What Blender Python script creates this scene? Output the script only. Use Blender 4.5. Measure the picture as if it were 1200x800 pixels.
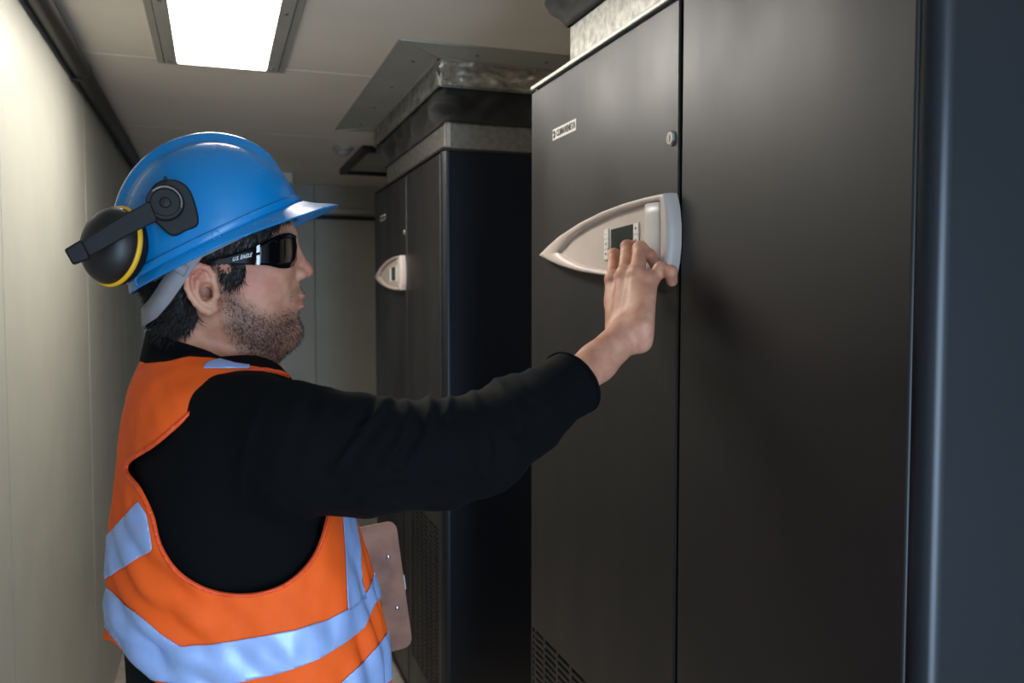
import bpy, bmesh, math, random
import numpy as np
from mathutils import Vector, Matrix, noise as mnoise

for o in list(bpy.data.objects):
    bpy.data.objects.remove(o, do_unlink=True)
SC = bpy.context.scene
COL = SC.collection
R = math.radians
random.seed(7)
RNG = np.random.default_rng(7)

# ------------------------------------------------------------------ camera
CAMZ = 1.52
YAW, PITCH, FPX = R(19.14), math.atan(0.05), 1000.0
cam_d = bpy.data.cameras.new('camera')
cam_d.sensor_width = 36.0
cam_d.lens = FPX / 1200.0 * 36.0
cam_d.clip_start = 0.02
cam_d.dof.use_dof = True
cam_d.dof.focus_distance = 1.12
cam_d.dof.aperture_fstop = 7.0
cam = bpy.data.objects.new('camera', cam_d)
COL.objects.link(cam)
cam.location = (0, 0, CAMZ)
cam.rotation_euler = (math.pi / 2 - PITCH, 0, -YAW)
SC.camera = cam

# ------------------------------------------------------------------ world (blue sky outside the open door)
W = bpy.data.worlds.new('world'); SC.world = W
W.use_nodes = True
bg = W.node_tree.nodes['Background']
bg.inputs[0].default_value = (0.42, 0.62, 1.0, 1)
bg.inputs[1].default_value = 1.0

# ------------------------------------------------------------------ large lights
def area_light(name, loc, rot, sx, sy, power, color):
    l = bpy.data.lights.new(name, 'AREA')
    l.shape = 'RECTANGLE'; l.size = sx; l.size_y = sy
    l.energy = power; l.color = color
    o = bpy.data.objects.new(name, l); COL.objects.link(o)
    o.location = loc; o.rotation_euler = rot
    return o
# daylight entering through the open doorway in the wall behind the camera
area_light('daylight_doorway', (0.62, -1.27, 1.04), (R(90), 0, 0), 0.90, 1.85, 52, (0.55, 0.75, 1.0))

SC.view_settings.view_transform = 'Standard'
SC.view_settings.look = 'None'
SC.view_settings.exposure = 0.0
SC.view_settings.gamma = 1.0
SC.view_settings.use_curve_mapping = False

# ------------------------------------------------------------------ helpers
_F = np.array([math.sin(YAW) * math.cos(PITCH), math.cos(YAW) * math.cos(PITCH), -math.sin(PITCH)])
_R = np.array([math.cos(YAW), -math.sin(YAW), 0.0])
_U = np.cross(_R, _F)
_C = np.array([0, 0, CAMZ])

def at(px, py, X=None, Y=None, Z=None):
    """the point of the place seen along a sight line, on the wall plane X=, Y= or Z="""
    d = _F + (px - 600) / FPX * _R - (py - 400) / FPX * _U
    if X is not None: t = X / d[0]
    elif Y is not None: t = Y / d[1]
    else: t = (Z - CAMZ) / d[2]
    return _C + t * d

def proj(P):
    Q = P - _C
    dz = Q @ _F
    return np.stack([600 + FPX * (Q @ _R) / dz, 400 - FPX * (Q @ _U) / dz], -1)

def lin(r, g, b):
    f = lambda c: (c / 255.0 / 12.92) if c <= 10 else ((c / 255.0 + 0.055) / 1.055) ** 2.4
    return (f(r), f(g), f(b), 1.0)

MATS = {}
def mat(name, col, rough=0.5, metal=0.0, vary=0.0, vscale=30.0, bump=0.0, bscale=200.0, spec=0.5,
        col2=None, stretch=(1, 1, 1), emit=None, coat=0.0, sheen=0.0, sss=0.0, bdist=0.001, rvary=0.0, alpha=1.0, detail=4.0):
    m = bpy.data.materials.new(name); m.use_nodes = True
    nt = m.node_tree; N = nt.nodes; L = nt.links
    b = N['Principled BSDF']
    b.inputs['Base Color'].default_value = col
    b.inputs['Roughness'].default_value = rough
    b.inputs['Metallic'].default_value = metal
    b.inputs['Specular IOR Level'].default_value = spec
    b.inputs['Coat Weight'].default_value = coat
    b.inputs['Sheen Weight'].default_value = sheen
    if sss:
        b.inputs['Subsurface Weight'].default_value = sss
        b.inputs['Subsurface Radius'].default_value = (1.0, 0.35, 0.2)
        b.inputs['Subsurface Scale'].default_value = 0.006
    if emit:
        b.inputs['Emission Color'].default_value = emit[0]
        b.inputs['Emission Strength'].default_value = emit[1]
    if alpha < 1: b.inputs['Alpha'].default_value = alpha
    tc = N.new('ShaderNodeTexCoord'); mp = N.new('ShaderNodeMapping')
    mp.inputs['Scale'].default_value = stretch
    L.new(tc.outputs['Object'], mp.inputs['Vector'])
    if vary > 0 or col2:
        nz = N.new('ShaderNodeTexNoise'); nz.inputs['Scale'].default_value = vscale
        nz.inputs['Detail'].default_value = detail
        L.new(mp.outputs[0], nz.inputs['Vector'])
        mx = N.new('ShaderNodeMix'); mx.data_type = 'RGBA'
        c2 = col2 or tuple([c * (1 - vary) for c in col[:3]] + [1])
        mx.inputs['A'].default_value = col; mx.inputs['B'].default_value = c2
        rp = N.new('ShaderNodeMapRange'); rp.inputs['From Min'].default_value = 0.35; rp.inputs['From Max'].default_value = 0.65
        L.new(nz.outputs['Fac'], rp.inputs['Value']); L.new(rp.outputs[0], mx.inputs['Factor'])
        L.new(mx.outputs['Result'], b.inputs['Base Color'])
        if rvary:
            rr = N.new('ShaderNodeMapRange'); rr.inputs['To Min'].default_value = rough - rvary; rr.inputs['To Max'].default_value = rough + rvary
            rr.inputs['From Min'].default_value = 0.3; rr.inputs['From Max'].default_value = 0.7
            L.new(nz.outputs['Fac'], rr.inputs['Value']); L.new(rr.outputs[0], b.inputs['Roughness'])
    if bump > 0:
        nb = N.new('ShaderNodeTexNoise'); nb.inputs['Scale'].default_value = bscale; nb.inputs['Detail'].default_value = 3
        L.new(mp.outputs[0], nb.inputs['Vector'])
        bp = N.new('ShaderNodeBump'); bp.inputs['Strength'].default_value = bump; bp.inputs['Distance'].default_value = bdist
        L.new(nb.outputs['Fac'], bp.inputs['Height']); L.new(bp.outputs[0], b.inputs['Normal'])
    MATS[name] = m
    return m

class MB:
    """collects boxes, prisms, tubes and lathes; build() links them as one mesh object"""
    def __init__(s): s.v = []; s.f = []
    def add(s, vs, fs):
        o = len(s.v); s.v += [tuple(map(float, p)) for p in vs]; s.f += [tuple(i + o for i in f) for f in fs]; return s
    def box(s, x0, x1, y0, y1, z0, z1):
        return s.add([(x0,y0,z0),(x1,y0,z0),(x1,y1,z0),(x0,y1,z0),(x0,y0,z1),(x1,y0,z1),(x1,y1,z1),(x0,y1,z1)],
                     [(0,3,2,1),(4,5,6,7),(0,1,5,4),(1,2,6,5),(2,3,7,6),(3,0,4,7)])
    def loft(s, rings, cap=True, closed=True):
        n = len(rings[0]); vs = [p for r in rings for p in r]; fs = []
        for k in range(len(rings) - 1):
            for i in range(n if closed else n - 1):
                j = (i + 1) % n
                fs.append((k*n+i, k*n+j, (k+1)*n+j, (k+1)*n+i))
        if cap and closed:
            fs.append(tuple(reversed(range(n)))); fs.append(tuple((len(rings)-1)*n + i for i in range(n)))
        return s.add(vs, fs)
    def prism(s, poly3, off):
        off = np.array(off); p = [np.array(q) for q in poly3]
        return s.loft([p, [q + off for q in p]])
    def tube(s, path, r, n=12, cap=True, flat=None):
        path = [np.array(p, float) for p in path]
        rs = r if hasattr(r, '__len__') else [r] * len(path)
        rings = []; prev = None
        for i, p in enumerate(path):
            t = path[min(i+1, len(path)-1)] - path[max(i-1, 0)]; t /= np.linalg.norm(t) + 1e-12
            if prev is None:
                a = np.array([0,0,1.]) if abs(t[2]) < .9 else np.array([1.,0,0])
                u = np.cross(t, a)
            else:
                u = prev - t * (prev @ t)
            u /= np.linalg.norm(u) + 1e-12; prev = u; w = np.cross(t, u)
            fl = flat if flat else 1.0
            rings.append([p + rs[i]*(math.cos(2*math.pi*k/n)*u + fl*math.sin(2*math.pi*k/n)*w) for k in range(n)])
        return s.loft(rings, cap)
    def lathe(s, prof, origin, axis, n=32, cap=True):
        """prof: list of (radius, height along axis)"""
        ax = np.array(axis, float); ax /= np.linalg.norm(ax)
        a = np.array([0,0,1.]) if abs(ax[2]) < .9 else np.array([1.,0,0])
        u = np.cross(ax, a); u /= np.linalg.norm(u); w = np.cross(ax, u); o = np.array(origin, float)
        rings = [[o + h*ax + r*(math.cos(2*math.pi*k/n)*u + math.sin(2*math.pi*k/n)*w) for k in range(n)] for r, h in prof]
        return s.loft(rings, cap)
    def build(s, name, m, parent=None, smooth=False, bevel=0.0, segs=2, solid=0.0, sub=0, angle=35):
        me = bpy.data.meshes.new(name); me.from_pydata(s.v, [], s.f); me.update()
        o = bpy.data.objects.new(name, me); COL.objects.link(o)
        bm = bmesh.new(); bm.from_mesh(me); bmesh.ops.recalc_face_normals(bm, faces=bm.faces); bm.to_mesh(me); bm.free()
        if m: me.materials.append(MATS[m] if isinstance(m, str) else m)
        if smooth: shade(me, angle)
        if solid:
            md = o.modifiers.new('s', 'SOLIDIFY'); md.thickness = abs(solid); md.offset = 1 if solid > 0 else -1
        if bevel:
            md = o.modifiers.new('b', 'BEVEL'); md.width = bevel; md.segments = segs; md.limit_method = 'ANGLE'; md.angle_limit = R(40)
            shade(me, 35)
        if sub:
            md = o.modifiers.new('u', 'SUBSURF'); md.levels = sub; md.render_levels = sub
        if parent: o.parent = parent
        return o

def shade(me, angle=35):
    me.polygons.foreach_set('use_smooth', [True] * len(me.polygons))
    if angle < 180: me.set_sharp_from_angle(angle=R(angle))

def tag(o, label=None, cat=None, group=None, kind=None):
    if label: o['label'] = label
    if cat: o['category'] = cat
    if group: o['group'] = group
    if kind: o['kind'] = kind
    return o
def empty(name, loc=(0, 0, 0)):
    o = bpy.data.objects.new(name, None); COL.objects.link(o); o.empty_display_size = 0.05
    o.location = loc; return o
def adopt(root):
    """children were modelled in world coordinates: keep them there under a root placed at the thing's base"""
    inv = Matrix.Translation(root.location).inverted()
    for c in COL.objects:
        if c.parent == root: c.matrix_parent_inverse = inv
def struct(o): o['kind'] = 'structure'; return o

def text_mesh(name, body, size, m, origin, right, up, parent=None, extrude=0.0004, stretch=1.0, bold=0.0):
    cu = bpy.data.curves.new(name, 'FONT'); cu.body = body; cu.size = size; cu.extrude = extrude; cu.offset = bold
    cu.align_x = 'CENTER'; cu.align_y = 'CENTER'; cu.space_character = 1.05
    t = bpy.data.objects.new(name, cu); COL.objects.link(t)
    dg = bpy.context.evaluated_depsgraph_get(); dg.update()
    me = bpy.data.meshes.new_from_object(t.evaluated_get(dg)); bpy.data.objects.remove(t, do_unlink=True)
    r = Vector(right).normalized(); u = Vector(up).normalized(); n = r.cross(u)
    M = Matrix(((r.x*stretch, u.x, n.x, origin[0]), (r.y*stretch, u.y, n.y, origin[1]), (r.z*stretch, u.z, n.z, origin[2]), (0,0,0,1)))
    me.transform(M); me.materials.clear(); me.materials.append(MATS[m])
    o = bpy.data.objects.new(name, me); COL.objects.link(o)
    if parent: o.parent = parent
    return o

# ------------------------------------------------------------------ materials of the room
mat('wall_cream', lin(172, 171, 159), 0.42, vary=0.07, vscale=4, bump=0.05, bscale=60, rvary=0.05)
mat('ceiling_cream', lin(240, 229, 217), 0.45, vary=0.06, vscale=3, bump=0.04, bscale=50)
mat('joint', lin(150, 146, 134), 0.6, vary=0.3, vscale=9)
mat('floor_grey', lin(186, 176, 164), 0.6, vary=0.25, vscale=12, bump=0.2, bscale=90)
mat('cabinet', lin(37, 35, 35), 0.42, vary=0.22, vscale=5, stretch=(1, 1, .45), detail=8.0, bump=0.14, bscale=900, bdist=0.0004, rvary=0.08, spec=0.38)
mat('cabinet_side', lin(11, 16, 25), 0.34, vary=0.1, vscale=7, bump=0.1, bscale=900, bdist=0.0004)  # charcoal tinted navy: the doorway's blue daylight is put into the side colour
mat('cabinet_dark', lin(30, 30, 33), 0.5, bump=0.1, bscale=800)
mat('black_void', lin(9, 9, 10), 0.8)
mat('galvanised', lin(158, 156, 150), 0.42, metal=0.75, vary=0.35, vscale=55, rvary=0.12, bump=0.05, bscale=60)
mat('flange_grey', lin(176, 176, 168), 0.45, metal=0.15, vary=0.1, vscale=8)
mat('alu_trim', lin(186, 182, 174), 0.38, metal=0.35, vary=0.08, vscale=20)
mat('screw', lin(120, 116, 110), 0.35, metal=0.8, vary=0.1)
mat('foil', lin(225, 214, 196), 0.30, metal=0.5, vary=0.5, vscale=35, rvary=0.1, bump=0.5, bscale=70, bdist=0.003)
mat('foil_grey', lin(168, 168, 164), 0.40, metal=0.5, vary=0.6, vscale=25, bump=0.4, bscale=60, bdist=0.003)
mat('black_fabric', lin(22, 21, 21), 0.75, vary=0.3, vscale=40, bump=0.4, bscale=240, sheen=0.1)
mat('pipe_black', lin(34, 31, 29), 0.45, vary=0.3, vscale=30, bump=0.1, bscale=100)
mat('diffuser', lin(250, 250, 246), 0.5, emit=((1.0, 0.945, 0.87, 1), 29.0))
mat('plastic_beige', lin(196, 182, 172), 0.42, vary=0.05, vscale=40, bump=0.05, bscale=900, bdist=0.0003)
mat('plastic_pale', lin(200, 198, 194), 0.38, vary=0.04, vscale=40, bump=0.05, bscale=900, bdist=0.0003)
mat('plastic_white', lin(226, 222, 214), 0.4, vary=0.04, vscale=60)
mat('screen', lin(48, 54, 50), 0.18, vary=0.3, vscale=90)
mat('ink', lin(40, 40, 42), 0.5, vary=0.1)
mat('label_white', lin(214, 210, 202), 0.45, vary=0.05, vscale=40)
mat('chrome', lin(190, 188, 184), 0.22, metal=0.9, vary=0.15, vscale=60)
mat('detector', lin(170, 166, 158), 0.5, vary=0.08)
mat('back_paint', lin(140, 136, 128), 0.6, vary=0.1)

# ------------------------------------------------------------------ the room
CEIL, XL, XR, YF, YB = 2.242, -0.402, 1.40, 5.55, -1.25
XC = 0.65                                     # front plane of the cabinets
TOP = 1.977                                   # top of the cabinets

fl = struct(MB().box(XL - .1, XR + .1, YB - .1, YF + .1, -0.1, 0.0).build('floor', 'floor_grey'))
# left wall: sandwich panels butted with narrow recessed joints
wl = struct(MB().box(XL - .08, XL - .012, YB, YF, 0, CEIL).build('wall_left', 'joint'))
ys = [YB, -0.42, 0.77, 1.96, 3.16, 4.35, YF]
for a, b in zip(ys[:-1], ys[1:]):
    MB().box(XL - .012, XL, a + .0034, b - .0034, 0.0, CEIL).build('wall_panel', 'wall_cream', wl, bevel=0.0016)
wr = struct(MB().box(XR, XR + .08, YB, YF, 0, CEIL).build('wall_right', 'wall_cream'))
wf = struct(MB().box(XL - .08, XR + .08, YF + .012, YF + .1, 0, CEIL).build('wall_far', 'joint'))
for a, b in ((XL, 0.60), (0.60, XR)):
    MB().box(a + .002, b - .002, YF, YF + .012, 0.0, CEIL).build('wall_panel', 'wall_cream', wf, bevel=0.0016)
# wall behind the camera with the open doorway
struct(MB().box(XL - .08, .15, YB - .08, YB, 0, CEIL).box(1.09, XR + .08, YB - .08, YB, 0, CEIL).box(.15, 1.09, YB - .08, YB, 2.0, CEIL).build('wall_back', 'wall_cream'))
# ceiling: panels with joints across the corridor
ce = struct(MB().box(XL - .08, XR + .08, YB - .1, YF + .1, CEIL + .012, CEIL + .08).build('ceiling', 'joint'))
ys = [YB - .08, -0.52, 0.59, 1.70, 2.81, 3.92, 5.03, YF + .08]
for a, b in zip(ys[:-1], ys[1:]):
    MB().box(XL, XR, a + .0030, b - .0030, CEIL, CEIL + .012).build('ceiling_panel', 'ceiling_cream', ce, bevel=0.0016)
# folded corner trims
struct(MB().box(XL, XL + .004, YF - .05, YF, 0, CEIL).box(XL, XL + .05, YF - .004, YF, 0, CEIL).build('trim_1', 'alu_trim'))

# black conduit tucked in the corner between left wall and ceiling
cd = empty('conduit_pipe', (XL + .03, YB, CEIL - .032))
MB().tube([(XL + .030, y, CEIL - .032) for y in (YB + .02, 1, 3, YF - .02)], 0.027, 20).build('pipe', 'pipe_black', cd, smooth=True)
for y in (0.9, 1.77, 2.9, 4.1, 5.2):
    MB().tube([(XL + .030, y - .012, CEIL - .032), (XL + .030, y + .012, CEIL - .032)], 0.0288, 20).box(XL, XL + .03, y - .012, y + .012, CEIL - .064, CEIL - .060).build('clamp', 'pipe_black', cd, smooth=True)
adopt(cd)
tag(cd, 'long black conduit pipe in the corner of left wall and ceiling', 'pipe')

# thin black pipe and pale rail across the far wall
zf = at(385, 254, Y=YF - .03)[2]
tag(MB().tube([(XL + .01, YF - .03, zf + .004), (0.2, YF - .03, zf), (1.38, YF - .03, zf - .006)], 0.013, 12).build('wall_pipe', 'pipe_black', smooth=True),
    'thin black pipe running across the far wall', 'pipe')
tag(MB().box(XL + .006, XR - .01, YF - .022, YF - .0005, zf + .022, zf + .055).build('cable_duct', 'alu_trim', bevel=.003),
    'pale cable duct just above the thin black pipe on far wall', 'cable duct')
jb = empty('junction_box', (0.30, 5.16, CEIL))
MB().box(0.19, 0.43, 5.07, 5.22, CEIL - .055, CEIL).build('body', 'plastic_white', jb, bevel=.005)
MB().box(0.185, 0.435, 5.065, 5.225, CEIL - .062, CEIL - .0545).build('lid', 'plastic_white', jb, bevel=.002)
adopt(jb); tag(jb, 'small pale junction box under the ceiling beside the far wall', 'junction box')
hb = tag(MB().box(XL + .04, 0.17, 5.36, 5.44, CEIL - .05, CEIL).build('ceiling_rail', 'alu_trim', bevel=.004), 'pale rail across the ceiling above the worker\'s hat brim', 'rail')

# smoke detector
p = at(402, 172, Z=CEIL)
sd = empty('smoke_detector', (p[0], p[1], CEIL))
MB().lathe([(.048, 0), (.050, -.006), (.048, -.014), (.040, -.018)], (p[0], p[1], CEIL), (0, 0, 1), 28).build('base', 'detector', sd, smooth=True)
MB().lathe([(.034, -.0175), (.034, -.028), (.026, -.038), (.010, -.042)], (p[0], p[1], CEIL), (0, 0, 1), 28).build('chamber', 'detector', sd, smooth=True)
adopt(sd); tag(sd, 'small round smoke detector on the ceiling by the far duct', 'smoke detector')

# ------------------------------------------------------------------ ceiling lights
def ceiling_light(y0, y1, label):
    x0, x1 = -0.154, 0.218
    t = empty('ceiling_light', ((x0 + x1) / 2, (y0 + y1) / 2, CEIL))
    z = CEIL
    w, w2 = 0.020, 0.056
    for (a, b, c, d) in ((x0, x0 + w, y0, y1), (x1 - w, x1, y0, y1), (x0 + w, x1 - w, y0, y0 + w), (x0 + w, x1 - w, y1 - w, y1)):
        MB().box(a, b, c, d, z - .008, z).build('outer_trim', 'alu_trim', t, bevel=.002)
    a0, a1, b0, b1 = x0 + w + .002, x1 - w - .002, y0 + w + .002, y1 - w - .002
    q = 0.036
    for (a, b, c, d) in ((a0, a0 + q, b0, b1), (a1 - q, a1, b0, b1), (a0 + q, a1 - q, b0, b0 + .012), (a0 + q, a1 - q, b1 - .012, b1)):
        MB().box(a, b, c, d, z - .014, z).build('inner_frame', 'alu_trim', t, bevel=.002)
    MB().box(a0 + q, a1 - q, b0 + .012, b1 - .012, z - .009, z - .002).build('diffuser', 'diffuser', t)
    for x in (a0 + q / 2, a1 - q / 2):
        for y in (b0 + .05, (b0 + b1) / 2, b1 - .05):
            MB().lathe([(.006, 0), (.006, -.002), (.003, -.004)], (x, y, z - .0139), (0, 0, 1), 12).build('screw', 'screw', t, smooth=True)
    adopt(t); tag(t, label, 'ceiling light')
ceiling_light(1.62, 2.835, 'bright rectangular ceiling light panel above the worker')

# ------------------------------------------------------------------ cabinets
def rounded_rect(y0, y1, x0, x1, r, n=6):
    """plan outline, front corners (x0 side) rounded"""
    pts = []
    for k in range(n + 1):
        a = math.pi / 2 * k / n
        pts.append((x0 + r - r * math.sin(a), y0 + r - r * math.cos(a)))
    pts = [(x1, y0)] + pts
    for k in range(n + 1):
        a = math.pi / 2 * k / n
        pts.append((x0 + r - r * math.cos(a), y1 - r + r * math.sin(a)))
    pts.append((x1, y1))
    return pts

def door(cab, ya, yb, yg0, yg1):
    """hinged door with a slotted grille low down"""
    x0, x1, z0, z1 = XC, XC + .018, 0.10, TOP - .016
    g0, g1 = 0.24, 0.795
    bm = bmesh.new()
    ycuts = [ya, yg0, yg1, yb]; zcuts = [z0, g0, g1, z1]
    vs = {}
    for i, y in enumerate(ycuts):
        for j, z in enumerate(zcuts): vs[i, j] = bm.verts.new((x0, y, z))
    fs = [bm.faces.new((vs[i, j], vs[i + 1, j], vs[i + 1, j + 1], vs[i, j + 1])) for i in range(3) for j in range(3) if (i, j) != (1, 1)]
    ret = bmesh.ops.extrude_face_region(bm, geom=fs)
    for v in ret['geom']:
        if isinstance(v, bmesh.types.BMVert): v.co.x = x1
    bmesh.ops.recalc_face_normals(bm, faces=bm.faces)
    me = bpy.data.meshes.new('door'); bm.to_mesh(me); bm.free()
    me.materials.append(MATS['cabinet'])
    d = bpy.data.objects.new('door', me); COL.objects.link(d); d.parent = cab
    md = d.modifiers.new('b', 'BEVEL'); md.width = .003; md.segments = 3; md.limit_method = 'ANGLE'; md.angle_limit = R(50)
    shade(me, 35)
    m = MB()
    n = int((g1 - g0) / .0145)
    for k in range(n):
        z = g1 - .0085 - k * .0145
        m.box(x0 + .0010, x0 + .011, yg0, yg1, z - .0060, z)
    nc = max(2, round((yg1 - yg0) / .068))
    for k in range(1, nc):
        y = yg1 - k * (yg1 - yg0) / nc
        m.box(x0 + .0006, x0 + .012, y - .0050, y + .0050, g0, g1)
    m.build('grille', 'cabinet', d)
    MB().box(x1 + .001, x1 + .0022, yg0, yg1, g0, g1).build('grille_backing', 'black_void', d)
    return d

def control_panel(cab, dy):
    """sail-shaped handle and controller on the far door; dy shifts it along the corridor"""
    XB, XF, XP = XC - .001, XC - .024, XC - .010
    P = lambda px, py, X: at(px, py, X=X)
    def pts(px, X): 
        out = []
        for a, b in px:
            q = at(a, b, X=XP); out.append(np.array([X, q[1] + dy, q[2]]))
        return out
    up = [(635.4, 299), (647, 288), (660.6, 276.6), (685, 261.2), (711, 248.2), (737, 238.4), (763, 231.1), (787.4, 225.8)]
    rt = [(790.8, 243), (792.6, 263.6), (792.3, 288), (790.4, 308)]
    lo = [(787, 325), (760, 327), (737, 325.5), (711, 322.5), (685, 318.5), (660.6, 311.5), (645, 304.5)]
    outer = up + rt + lo
    inn_up = [(660, 296), (673.6, 279), (693, 265.5), (717.5, 253.6), (742, 245), (763, 239.2), (781, 236)]
    inn_lo = [(781, 317), (760, 319.3), (737, 319), (711, 316.5), (685, 310.5), (669, 303)]
    inner = inn_up + inn_lo
    def resample(loop, n):
        L = np.array(loop + [loop[0]], float); d = np.r_[0, np.cumsum(np.linalg.norm(np.diff(L, axis=0), axis=1))]
        s = np.linspace(0, d[-1], n, endpoint=False)
        return np.stack([np.interp(s, d, L[:, 0]), np.interp(s, d, L[:, 1])], -1)
    root = None
    # body: stepped prism
    cen = np.array([735., 282.])
    sc = lambda lp, k: [tuple(cen + (np.array(q) - cen) * k) for q in lp]
    rim = MB()
    # rim as a lofted frame: outside wall, rounded crest, inside wall; both loops share the ray count
    ang_o = None
    n = 96
    def polar(loop):
        L = resample(loop, 1600) - cen
        sx = np.array([1.0, 1.6])
        a = np.arctan2(L[:, 1] * sx[1], L[:, 0] * sx[0]); o = np.argsort(a); a = a[o]; L = L[o]
        # keep the pointed ends: take the rays of the outer loop's own vertices too
        t = rays
        x = np.interp(t, np.r_[a - 2*np.pi, a, a + 2*np.pi], np.r_[L[:, 0]]*1 if False else np.tile(L[:, 0], 3))
        y = np.interp(t, np.r_[a - 2*np.pi, a, a + 2*np.pi], np.tile(L[:, 1], 3))
        return np.stack([x, y], -1) + cen
    extra = [math.atan2((q[1] - cen[1]) * 1.6, q[0] - cen[0]) for q in ((635.4, 299), (787.4, 225.8), (787, 325), (660, 296), (781, 236), (781, 317))]
    rays = np.sort(np.r_[np.linspace(-np.pi, np.pi, n, endpoint=False), extra])
    O = polar(outer); I = polar(inner)
    mix = lambda k: O + (I - O) * k
    depth = [(0.0, XB), (0.0, XF + .012), (0.05, XF + .005), (0.16, XF + .001), (0.34, XF), (0.62, XF + .0005), (0.84, XF + .002), (0.96, XF + .005), (1.0, XF + .013)]
    rings = [pts([tuple(q) for q in mix(k)], X) for k, X in depth]
    rim.loft(rings, cap=False)
    root = rim.build('control_panel', 'plastic_beige', cab, smooth=True, angle=50)
    MB().add(pts([tuple(q) for q in I], XF + .012), [tuple(range(len(I)))]).build('face_plate', 'plastic_beige', root, solid=0.002)
    # right end cover, slightly bulging, paler
    cv = []
    for k in range(9):
        u = k / 8
        pu = np.array((761 + 19.5 * u, 239.8 - 3.2 * u)); pl = np.array((760.5 + 20 * u, 319.5 - 2.2 * u))
        bulge = XF + .0115 - .009 * math.sin(math.pi * (0.12 + 0.76 * u))
        cv.append(pts([tuple(pu + (pl - pu) * v / 6) for v in range(7)], bulge))
    MB().loft(cv, cap=False, closed=False).build('end_cover', 'plastic_pale', root, smooth=True, solid=-0.002)
    # screen in a raised surround, keys either side
    q = pts([(714.5, 263.5), (751, 253.5), (751, 306), (714.5, 307.5)], XF + .0105)
    MB().prism(q, (0.002, 0, 0)).build('keypad_surround', 'plastic_beige', root, bevel=.001)
    q = pts([(718.5, 269), (744.5, 262.5), (744.5, 300), (718.5, 301)], XF + .0098)
    MB().prism(q, (0.001, 0, 0)).build('screen', 'screen', root)
    for col, x0, x1, ya, yb, sl in ((0, 711.6, 716.6, 268.5, 305.5, -1.6), (1, 746.5, 752.3, 261.5, 303, -1.8)):
        for k in range(3):
            h = (yb - ya) / 3
            a, b = ya + k * h + .7, ya + (k + 1) * h - .7
            q = pts([(x0, a), (x1, a + sl), (x1, b + sl * .5), (x0, b)], XF + .0075)
            kb = MB().prism(q, (0.004, 0, 0)).build('button', 'plastic_white', root, bevel=.0006)
            c = np.mean(q, axis=0)
            text_mesh('symbol', ['-', '<', '^', '+', '>', 'v'][col * 3 + k], 0.010, 'ink', (XF + .0072, c[1], c[2]), (0, -1, 0), (0, 0, 1), root)
    return root

def cabinet(y0, y1, seam, label, dy, top_mat):
    t = empty('cooling_cabinet', (1.0, (y0 + y1) / 2, 0))
    pl = rounded_rect(y0, y1, XC + .004, 1.385, .022)
    # body is set back behind the doors; corner posts carry the rounded edge
    MB().box(XC + .022, 1.385, y0 + .004, y1 - .004, .06, TOP - .010).build('body', 'cabinet_side', t, bevel=.002)
    for ya, yb, s in ((y0, y0 + .030, 0), (y1 - .030, y1, 1)):
        pr = rounded_rect(ya, yb, XC + .003, XC + .024, .018)
        if s == 0: pr = [q for q in rounded_rect(ya, yb + .05, XC + .003, XC + .024, .020) if q[1] <= ya + .0201] + [(XC + .003, yb), (XC + .024, yb)]
        else: pr = [(XC + .024, ya), (XC + .003, ya)] + [q for q in rounded_rect(ya - .05, yb, XC + .003, XC + .024, .020) if q[1] >= yb - .0201]
        m = MB(); m.loft([[(x, y, .06) for x, y in pr], [(x, y, TOP - .010) for x, y in pr]])
        m.build('corner_post', 'cabinet_side', t, smooth=True, angle=30)
    MB().box(XC + .040, 1.37, y0 + .02, y1 - .02, 0, .06).build('plinth', 'cabinet_dark', t)
    MB().box(XC - .001, 1.385, y0, y1, TOP - .010, TOP - .001).build('top_plate', top_mat, t, bevel=.002)
    dn = door(t, y0 + .0235, seam - .0045, y0 + .06, seam - .05)
    df = door(t, seam + .0045, y1 - .0035, seam + .05, y1 - .012)
    # lock
    ly, lz = seam + .024, CAMZ + .240
    lk = MB().lathe([(.0115, .002), (.0115, -.002), (.0095, -.0045), (.0075, -.0045)], (XC, ly, lz), (1, 0, 0), 24).build('lock', 'chrome', t, smooth=True)
    MB().lathe([(.0072, -.0040), (.0068, -.0030)], (XC, ly, lz), (1, 0, 0), 20).build('lock_barrel', 'ink', lk, smooth=True)
    MB().box(XC - .0052, XC - .003, ly - .0014, ly + .0014, lz - .005, lz + .005).build('key_slot', 'chrome', lk)
    control_panel(t, dy)
    # maker's plate
    c = at(661.5, 152.3, X=XC) + np.array([0, dy, 0])
    w, h = .118, .0225
    pb = MB().box(XC - .0012, XC, c[1] - w / 2, c[1] + w / 2, c[2] - h / 2, c[2] + h / 2).build('name_plate', 'label_white', t, bevel=.001)
    text_mesh('lettering', 'CLIMAVENETA', .0172, 'ink', (XC - .0016, c[1] - .009, c[2] - .0005), (0, -1, 0), (0, 0, 1), pb, stretch=.80, bold=.0003)
    lg = MB()
    for s in (0, 1):
        cc = np.array([XC - .0016, c[1] + w / 2 - .0085 + s * .0005, c[2]])
        pts_ = [cc + np.array([0, .0055 * math.cos(a), (.0070 if s == 0 else .0062) * math.sin(a)]) * (1 - .35 * s) for a in np.linspace(.6, 5.4, 12)]
        lg.tube(pts_, .0009, 6)
    lg.build('emblem', 'ink', pb)
    adopt(t); tag(t, label, 'cabinet', 'tall cooling cabinets along the right side')
    return t
cabinet(.645, 1.748, 1.118, 'near dark grey cabinet whose sail-shaped controller the worker touches', 0.0, 'alu_trim')
cabinet(2.52, 3.67, 3.03, 'far dark grey cabinet behind the worker\'s outstretched arm', 1.918, 'cabinet')

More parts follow.
